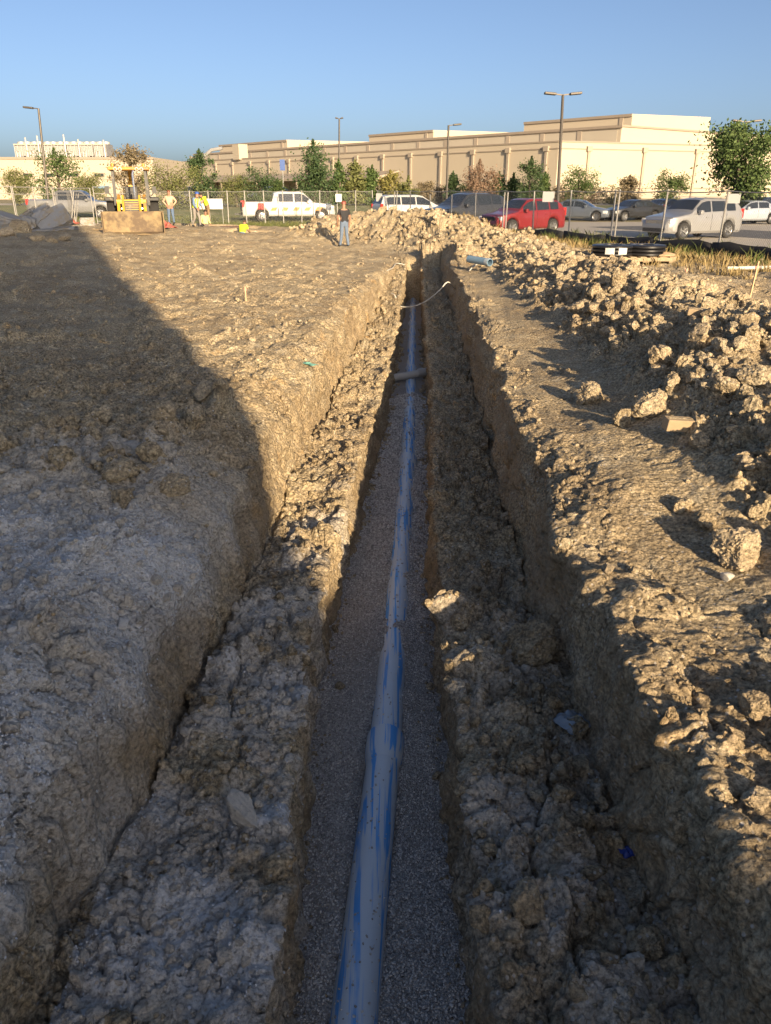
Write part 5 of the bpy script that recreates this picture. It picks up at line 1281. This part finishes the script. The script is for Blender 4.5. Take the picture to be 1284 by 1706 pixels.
# ------------------------------------------------------------------ pallet with black rings
def pallet():
    Y = 23.6; x = xat(1041, Y); z = max(gz(x, Y), gz(x - 1, Y), gz(x + 1, Y)) + .0
    o = empty('pallet', (x, Y, z), R(4), 'long wooden pallet in front of the right fence', 'pallet')
    for y in (-.55, 0, .55): MB().box(-1.25, 1.25, y - .05, y + .05, .03, .13).build('stringer', WOOD, o)
    for k in range(9): MB().box(-1.25 + .29 * k, -1.25 + .29 * k + .18, -.62, .62, .132, .155).build('deck_board', WOOD, o)
    for k in range(4): MB().box(-1.25 + .77 * k, -1.25 + .77 * k + .18, -.62, .62, .0, .028).build('bottom_board', WOOD, o)
    blk = simple('black_rubber', (.014, .014, .016), .35, var=.2, spec=.6)
    for i, (dx, ry, lb) in enumerate(((-.42, 1, 'black plastic ring stack with white labels on the left of the pallet'), (.55, 1, 'black plastic ring stack on the right of the pallet'))):
        r = empty('ring_stack', (x + dx, Y + .04 + .05 * i, z + .158), 0, lb, 'ring stack', 'black rings on the pallet')
        for k in range(3): MB().lathe([(.28, .1 * k), (.56, .1 * k), (.60, .1 * k + .025), (.60, .1 * k + .07), (.56, .1 * k + .095), (.28, .1 * k + .095), (.28, .1 * k)], 32).build('ring', blk, r, 40)
        if i == 0:
            for a in (-112, -72): MB().lathe([(.606, .05), (.606, .22)], 2) if False else None
            for a0 in (236, 272):
                mb = MB()
                for k in range(6):
                    a = R(a0 + k * 5); mb.v += [(.607 * math.cos(a), .607 * math.sin(a), .06), (.607 * math.cos(a), .607 * math.sin(a), .235)]
                mb.f += [(2 * k, 2 * k + 2, 2 * k + 3, 2 * k + 1) for k in range(5)]
                mb.build('label_sheet', M['white_sign'], r, 60)
    bag = clod_mesh('sack', 4, 790, 3, .1); bag.materials.clear(); bag.materials.append(simple('kraft_sack', (.46, .32, .19), .8, var=.15, bmp=.01))
    c = bpy.data.objects.new('paper_sack', bag); COL.objects.link(c); c.scale = (.35, .22, .09); c.location = (x + 1.0, Y - .28, z + .2); tag(c, 'brown paper sack on the right end of the pallet', 'sack')
pallet()

# ------------------------------------------------------------------ broken concrete slabs on the left
CONC = simple('broken_concrete', (.29, .285, .275), .9, var=.15, scale=4, bmp=.015, dirt=(.3, .25, .18), dirt_amt=.4)
def slab(px, py, L, W_, t, rot, label, seed, Y=38.0):
    p = at(px, py, Y); r_ = np.random.default_rng(seed)
    bm = bmesh.new(); bmesh.ops.create_cube(bm, size=1)
    bmesh.ops.subdivide_edges(bm, edges=bm.edges, cuts=5, use_grid_fill=True)
    for v in bm.verts:
        v.co = Vector((v.co.x * L, v.co.y * W_, v.co.z * t))
        f = v.co
        e = max(abs(f.x) / (L / 2), abs(f.y) / (W_ / 2))
        if e > .95: f.x += r_.normal(0, .028); f.y += r_.normal(0, .028)
        f.z += r_.normal(0, .006)
    me = bpy.data.meshes.new('slab'); bm.to_mesh(me); bm.free()
    o = mesh_obj('concrete_chunk', me, CONC); o.location = p; o.rotation_euler = rot
    return tag(o, label, 'concrete', 'broken concrete pieces')
slab(88, 366, 1.5, 1.1, .34, (.75, -.35, .5), 'largest broken slab, tilted up at the right of the rubble', 1)
slab(70, 352, .75, .6, .3, (.4, -.5, .2), 'small slab on top of the rubble', 2, 38.6)
slab(45, 357, .8, .6, .25, (.3, -.45, -.3), 'flat slab sloping left at the back of the rubble', 3, 39)
slab(62, 370, 1.1, .5, .4, (.5, -.6, .9), 'long rough slab in the middle of the rubble', 4, 37.8)
slab(48, 376, .55, .5, .75, (.15, .25, .4), 'upright block at the front of the rubble', 5, 37.5)
slab(92, 384, 1.9, .8, .2, (.05, -.06, .1), 'long flat slab lying in front of the tilted one', 6, 37.3)
slab(22, 366, 1.3, .7, .25, (.2, .35, .2), 'slab leaning left at the left of the rubble', 7, 38.3)
slab(-4, 372, .9, .8, .4, (.3, .1, .8), 'block at the left edge of the picture', 8, 38.0)
for i, (px, py, w, lb) in enumerate(((28, 384, 50, 'dirt lump below the leaning slab'), (88, 402, 34, 'round dark lump in front of the slabs'), (62, 398, 30, 'lump left of the round dark one by the slabs'), (108, 398, 30, 'lump at the shadow tip by the slabs'), (8, 390, 40, 'dirt lump at the left edge under the slabs'))):
    rock(px, py, w, lb, BIG[(i + 2) % 6], (1, .8, .55), rz=i * 1.7)

# ------------------------------------------------------------------ crew
SKIN = simple('skin', (.30, .17, .11), .6, var=.08)
def cloth(n, c): return simple(n, c, .85, var=.15, scale=9, bmp=.01)
def person(px, Y, z, yaw, H, J, shirt, pants, label, sleeves=True, hat=None, hair=(.03, .02, .015), vest=None, tool=None):
    k = H / 1.75
    V = {'pelvis': (0, 0, .95), 'spine': (0, 0, 1.14), 'chest': (0, 0, 1.36), 'neck': (0, 0, 1.50), 'head0': (0, -.015, 1.58), 'head1': (0, -.02, 1.67), 'head2': (0, -.005, 1.745),
         'shl': (.185, 0, 1.42), 'ell': (.25, .03, 1.14), 'wrl': (.25, -.04, .89), 'shr': (-.185, 0, 1.42), 'elr': (-.25, .03, 1.14), 'wrr': (-.25, -.04, .89),
         'hil': (.095, 0, .90), 'knl': (.11, -.02, .50), 'anl': (.12, .02, .085), 'tol': (.14, -.17, .04), 'hir': (-.095, 0, .90), 'knr': (-.11, -.02, .50), 'anr': (-.12, .02, .085), 'tor': (-.14, -.17, .04)}
    V.update(J)
    rad = dict(pelvis=(.155, .115), spine=(.15, .11), chest=(.17, .12), neck=(.055, .055), head0=(.07, .08), head1=(.078, .095), head2=(.06, .07), shl=(.07, .075), ell=(.047, .047), wrl=(.035, .032), shr=(.07, .075), elr=(.047, .047), wrr=(.035, .032),
               hil=(.095, .1), knl=(.065, .068), anl=(.048, .052), tol=(.045, .035), hir=(.095, .1), knr=(.065, .068), anr=(.048, .052), tor=(.045, .035))
    E = [('pelvis', 'spine'), ('spine', 'chest'), ('chest', 'neck'), ('neck', 'head0'), ('head0', 'head1'), ('head1', 'head2'), ('chest', 'shl'), ('shl', 'ell'), ('ell', 'wrl'), ('chest', 'shr'), ('shr', 'elr'), ('elr', 'wrr'),
         ('pelvis', 'hil'), ('hil', 'knl'), ('knl', 'anl'), ('anl', 'tol'), ('pelvis', 'hir'), ('hir', 'knr'), ('knr', 'anr'), ('anr', 'tor')]
    # palm, four fingers and a thumb on each wrist
    for s in ('l', 'r'):
        w = Vector(V['wr' + s]); f = (w - Vector(V['el' + s])).normalized(); side = f.cross(Vector((0, -1, 0.2))).normalized() if abs(f.y) < .9 else Vector((1, 0, 0)); nrm_ = f.cross(side)
        V['pa' + s] = tuple(w + f * .075); rad['pa' + s] = (.042, .022); E.append(('wr' + s, 'pa' + s))
        for q_ in range(4):
            a, b = 'f%d%s' % (q_, s), 'g%d%s' % (q_, s); o_ = side * (.03 - .02 * q_)
            V[a] = tuple(w + f * .125 + o_); V[b] = tuple(w + f * (.165 - .006 * abs(q_ - 1)) + o_ + nrm_ * .025); rad[a] = (.0095, .0095); rad[b] = (.008, .008); E += [('pa' + s, a), (a, b)]
        V['t' + s] = tuple(w + f * .085 + side * .065); rad['t' + s] = (.011, .011); E.append(('pa' + s, 't' + s))
    names = list(V); idx = {n: i for i, n in enumerate(names)}
    me = bpy.data.meshes.new('skel'); me.from_pydata([tuple(c * k for c in V[n]) for n in names], [(idx[a], idx[b]) for a, b in E], []); me.update()
    tmp = bpy.data.objects.new('tmp_body', me); COL.objects.link(tmp)
    md = tmp.modifiers.new('skin', 'SKIN'); md.use_smooth_shade = True
    for n in names:
        sv = me.skin_vertices[0].data[idx[n]]; sv.radius = tuple(q_ * k * (1.0 if n[0] in 'fgt' and n[1:2].isdigit() else 1.16) for q_ in rad[n]); sv.use_root = (n == 'pelvis')
    sb = tmp.modifiers.new('sub', 'SUBSURF'); sb.levels = 1; sb.render_levels = 1
    bpy.context.view_layer.update(); dg = bpy.context.evaluated_depsgraph_get()
    body = bpy.data.meshes.new_from_object(tmp.evaluated_get(dg)); bpy.data.objects.remove(tmp)
    body.materials.clear()
    for m_ in (SKIN, shirt, pants, M['plastic']): body.materials.append(m_)
    segs = [(Vector(V[a]) * k, Vector(V[b]) * k, a, b) for a, b in E]
    def slot(a, b):
        if a.startswith('an'): return 3
        if a.startswith(('hi', 'kn')) or b.startswith('hi') or (a == 'pelvis' and b != 'spine'): return 2
        if a in ('pelvis', 'spine', 'chest') and b in ('spine', 'chest', 'shl', 'shr'): return 1
        if a.startswith('sh'): return 1
        if a.startswith('el'): return 1 if sleeves else 0
        return 0
    for p in body.polygons:
        c = p.center; bd = None
        for a, b, na, nb in segs:
            ab = b - a; t = max(0, min(1, (c - a).dot(ab) / ab.length_squared)); dd = (c - a - ab * t).length
            if bd is None or dd < bd[0]: bd = (dd, na, nb, t)
        sl_ = slot(bd[1], bd[2])
        if bd[1] == 'pelvis' and bd[2] == 'spine' and bd[3] < .25: sl_ = 2
        if bd[1] == 'chest' and bd[2] == 'neck': sl_ = 1 if bd[3] < .75 else 0
        if bd[1] == 'sh' + bd[1][-1:] and not sleeves and bd[3] > .55: sl_ = 0
        p.material_index = sl_
    body.polygons.foreach_set('use_smooth', [True] * len(body.polygons))
    x = xat(px, Y, z + 1); root = empty('person', (x, Y, z), R(yaw), label, 'person')
    mesh_obj('body', body, None, root)
    hd = Vector(V['head1']) * k; hdir = (Vector(V['head2']) - Vector(V['head0'])).normalized(); q_ = Vector((0, 0, 1)).rotation_difference(hdir).to_matrix().to_4x4()
    mt = Matrix.Translation(hd) @ q_
    hm = simple('hair', hair, .8) if hat is None else simple('hat', hat, .4)
    if hat is None: MB().lathe([(.088 * k, -.02), (.098 * k, .03), (.09 * k, .075), (.055 * k, .11), (.005, .122)], 14, mt @ Matrix.Translation((0, .022, 0))).build('hair', hm, root, 60)
    else: MB().lathe([(.135 * k, .03), (.112 * k, .035), (.108 * k, .08), (.08 * k, .125), (.005, .145)], 16, mt).build('hard_hat' if hat[2] > .2 else 'cap', hm, root, 60)
    fc = mt @ Vector((0, -.098 * k, .0))
    MB().tube([mt @ Vector((0, -.085 * k, .02)), mt @ Vector((0, -.118 * k, -.02)), mt @ Vector((0, -.09 * k, -.03))], [.01, .014, .008], 6).build('nose', SKIN, root, 60)
    for s in (-1, 1):
        MB().lathe([(.001, -.008), (.009, 0), (.001, .008)], 8, mt @ Matrix.Translation((s * .034 * k, -.086 * k, .025))).build('eye', M['plastic'], root, 60)
        MB().lathe([(.001, -.012), (.022, 0), (.001, .012)], 8, mt @ Matrix.Translation((s * .083 * k, .0, 0)) @ Matrix.Rotation(R(90), 4, 'Y')).build('ear', SKIN, root, 60)
    if vest is not None:
        vm = simple('vest_cloth', vest, .7); pts = [V['pelvis'], V['spine'], V['chest'], V['neck']]
        a, b, c = [Vector(V[n]) * k for n in ('pelvis', 'spine', 'chest')]; n_ = Vector(V['neck']) * k
        mb = MB(); ring = []
        for p, rx, ry in ((a + (b - a) * .15, .185, .145), (b, .18, .14), (c, .2, .15), (c.lerp(n_, .55), .17, .12)):
            ring.append([(p.x + rx * k * math.cos(t), p.y + ry * k * math.sin(t), p.z) for t in np.linspace(0, 2 * math.pi, 20, endpoint=False)])
        b0 = len(mb.v); mb.v += [v for r__ in ring for v in r__]; mb.f += [(i * 20 + j, i * 20 + (j + 1) % 20, (i + 1) * 20 + (j + 1) % 20, (i + 1) * 20 + j) for i in range(3) for j in range(20)]
        vo = mb.build('vest', vm, root, 60)
        for s in (-1, 1):
            st = MB(); st.bar(ring[0][15 + 3 * s] if False else (s * .09 * k + a.x, a.y - .155 * k, a.z + .08), (s * .09 * k + c.x, c.y - .16 * k, c.z + .06), .05, .012, (0, 1, 0)); st.build('reflective_stripe', M['white_sign'], vo)
    if tool is not None:
        MB().tube([Vector(t) * k for t in tool], .016, 6).build('shovel_handle', WOOD, root)
    return root
NEON = (.60, .72, .03); JEANS = cloth('jeans', (.10, .15, .24))
person(283, 46.0, gz(xat(283, 46), 46), 10, 1.76, dict(ell=(.36, .08, 1.2), wrl=(.20, -.06, 1.02), elr=(-.36, .08, 1.2), wrr=(-.20, -.06, 1.02), anl=(.14, .04, .085), anr=(-.13, 0, .085)), cloth('salmon_shirt', (.58, .35, .24)), JEANS,
       'person in a salmon long-sleeved shirt and jeans with hands on hips', hair=(.16, .05, .025))
person(325, 43.6, gz(xat(325, 43.6), 43.6) - .02, 60, 1.74, dict(chest=(0, -.10, 1.34), neck=(0, -.16, 1.47), head0=(0, -.19, 1.54), head1=(0, -.21, 1.63), head2=(0, -.20, 1.70), shl=(.18, -.10, 1.40), shr=(-.18, -.10, 1.40), ell=(.24, -.16, 1.13), wrl=(.16, -.32, 1.0), elr=(-.24, -.12, 1.12), wrr=(-.18, -.28, .95), anl=(.13, -.15, .085), tol=(.14, -.33, .04), knl=(.11, -.14, .5), anr=(-.12, .2, .085), tor=(-.13, .03, .04)),
       cloth('blue_shirt', (.12, .18, .30)), cloth('grey_trousers', (.22, .20, .18)), 'person in a yellow safety vest and blue hard hat at the pit edge', hat=(.03, .08, .32), vest=NEON)
person(345, 47.9, gz(xat(345, 47.9), 47.9), -50, 1.78, dict(spine=(0, -.04, 1.14), chest=(0, -.20, 1.32), neck=(0, -.30, 1.43), head0=(0, -.34, 1.48), head1=(0, -.38, 1.55), head2=(0, -.41, 1.62), shl=(.185, -.22, 1.38), shr=(-.185, -.22, 1.38), ell=(.26, -.42, 1.18), wrl=(.10, -.55, 1.02), elr=(-.27, -.36, 1.15), wrr=(-.06, -.50, .88)),
       cloth('yellow_shirt', NEON), cloth('brown_trousers', (.20, .13, .07)), 'person in a yellow shirt and brown trousers bending over a shovel behind the pit', sleeves=False, hair=(.02, .015, .012), tool=[(-.1, -.45, .8), (.15, -.6, 1.12), (-.3, -.3, .35)][:2] + [(.4, -.75, 1.4)])
person(342, 46.3, gz(xat(342, 46.3), 46.3), 30, 1.70, dict(chest=(0, -.08, 1.34), neck=(0, -.12, 1.48), head0=(0, -.15, 1.55), head1=(0, -.17, 1.64), head2=(0, -.16, 1.71), wrl=(.2, -.3, 1.0), wrr=(-.2, -.3, 1.0)), cloth('pale_shirt', (.55, .58, .25)), cloth('pit_trousers', (.15, .13, .11)),
       'person standing low in the pit, only head and pale yellow shoulders showing', hair=(.02, .015, .012))
person(403, 41.5, gz(xat(403, 41.5), 41.5) - .1, 160, 1.74, dict(spine=(0, -.05, 1.13), chest=(0, -.18, 1.30), neck=(0, -.27, 1.40), head0=(0, -.31, 1.44), head1=(0, -.36, 1.50), head2=(0, -.40, 1.56), shl=(.185, -.2, 1.35), shr=(-.185, -.2, 1.35), ell=(.25, -.3, 1.1), wrl=(.2, -.5, 1.0), elr=(-.25, -.3, 1.1), wrr=(-.2, -.5, 1.0)), cloth('neon_shirt', NEON), JEANS,
       'person in a neon yellow shirt stooping in the ditch, back to the viewer', sleeves=False, hair=(.06, .035, .02))
person(573, 34.2, gz(xat(573, 34.2), 34.2), 200, 1.76, dict(ell=(.27, -.02, 1.15), wrl=(.24, -.16, .93), elr=(-.27, -.02, 1.15), wrr=(-.25, -.14, .9), anl=(.17, -.06, .085), tol=(.2, -.24, .04), anr=(-.15, .08, .085), tor=(-.17, -.1, .04)), cloth('black_shirt', (.022, .022, .025)), cloth('blue_jeans', (.11, .15, .22)),
       'person in a black shirt and jeans standing before the spoil heap', sleeves=False, hat=(.22, .06, .04))
# steel road plate over the pit and red netting behind it
o = empty('road_plate', (xat(372, 47.2), 46.6, .12), R(-8), 'rusty steel plate lying over the back of the pit', 'steel plate')
rust = simple('rusty_steel', (.22, .11, .065), .8, .3, var=.3, scale=3, dirt=(.3, .22, .15), dirt_amt=.4)
MB().box(-1.1, 1.3, -.5, 1.2, .0, .04).build('plate', rust, o)
for s in (-.9, 1.1): MB().tube([(s - .06, 1.0, .04), (s - .06, 1.0, .1), (s + .06, 1.0, .1), (s + .06, 1.0, .04)], .012, 6).build('lifting_eye', rust, o)
scrap('safety_netting', 270, 377, 1.3, simple('red_netting', (.50, .12, .09), .7, var=.3, scale=8), 'crumpled red safety netting beside the person in salmon', 12, 'netting', 1.0, .3)
scrap('safety_netting', 113, 371, 1.2, simple('red_netting_b', (.48, .13, .09), .7, var=.3, scale=8), 'crumpled red netting right of the broken slabs', 14, 'netting', 1.0, .3)
slab(146, 371, .7, .3, .5, (0, 0, .2), 'square concrete block left of the backhoe', 21, 44.0)

# ------------------------------------------------------------------ grass and weeds
def blades(name, pts, h, mat, label, seed, per=7, spread=.06):
    r_ = np.random.default_rng(seed); n = len(pts) * per
    base = np.repeat(pts, per, 0) + r_.normal(0, spread, (n, 3)) * np.array([1, 1, 0]); hh = (np.repeat(h, per) * r_.uniform(.5, 1.2, n))[:, None]
    a = r_.uniform(0, 6.28, n); lean = r_.normal(0, .35, (n, 2)); wv = np.stack([np.cos(a), np.sin(a), a * 0], -1) * (.006 + .012 * hh)
    mid = base + np.concatenate([lean * hh * .35, hh * .6], 1); tip = base + np.concatenate([lean * hh, hh * .98], 1)
    v = np.stack([base - wv, base + wv, mid + wv * .7, tip, mid - wv * .7], 1).reshape(-1, 3)
    me = bpy.data.meshes.new(name); me.from_pydata([], [], [])
    f = (np.arange(n)[:, None] * 5 + np.arange(5)[None])
    o = mesh_obj(name, np_mesh(name, v, f), mat); return tag(o, label, 'grass', kind='stuff')
DRY = leaf_mat('dry_grass', (.20, .145, .06), (.38, .29, .14)); WEED = leaf_mat('weeds', (.05, .075, .02), (.15, .16, .05))
def verge(n, seed, lo, hi, s0, s1, dens):
    r_ = np.random.default_rng(seed); s = r_.uniform(s0, s1, n); o_ = r_.uniform(lo, hi, n)
    P = np.stack([FA.x + d.x * s + nrm.x * o_, FA.y + d.y * s + nrm.y * o_, s * 0], -1)
    P = P[fbm(P[:, 0] * .8, P[:, 1] * .8, 3, seed) > dens]
    i = np.argmin(np.abs(G['rows'][None] - P[:, 1:2]), 1)
    for q_ in range(len(P)): P[q_, 2] = elev(P[q_, 0], P[q_, 1])[0]
    return P
p = verge(3800, 1, -4.5, 1.2, -9, 16, -.15); blades('dry_grass', p, np.random.default_rng(2).uniform(.06, .34, len(p)), DRY, 'dry straw-coloured grass along the foot of the right fence', 3, 7)
p = verge(1600, 4, -1.6, 2.6, -9, 24, .05); blades('weeds', p, np.random.default_rng(5).uniform(.12, .5, len(p)), WEED, 'green weeds growing through the right fence', 6, 8)
r_ = np.random.default_rng(9); p = np.stack([r_.uniform(-32, 3, 5200), 50.4 + r_.random(5200) ** 1.6 * 14, np.zeros(5200)], -1); p[:, 2] = [tz(v) for v in p[:, 1]]
blades('lawn_tufts', p, r_.uniform(.05, .2, len(p)), leaf_mat('lawn_blades', (.06, .085, .02), (.17, .17, .06)), 'uneven green grass of the lawn behind the crew', 10, 6, .12)
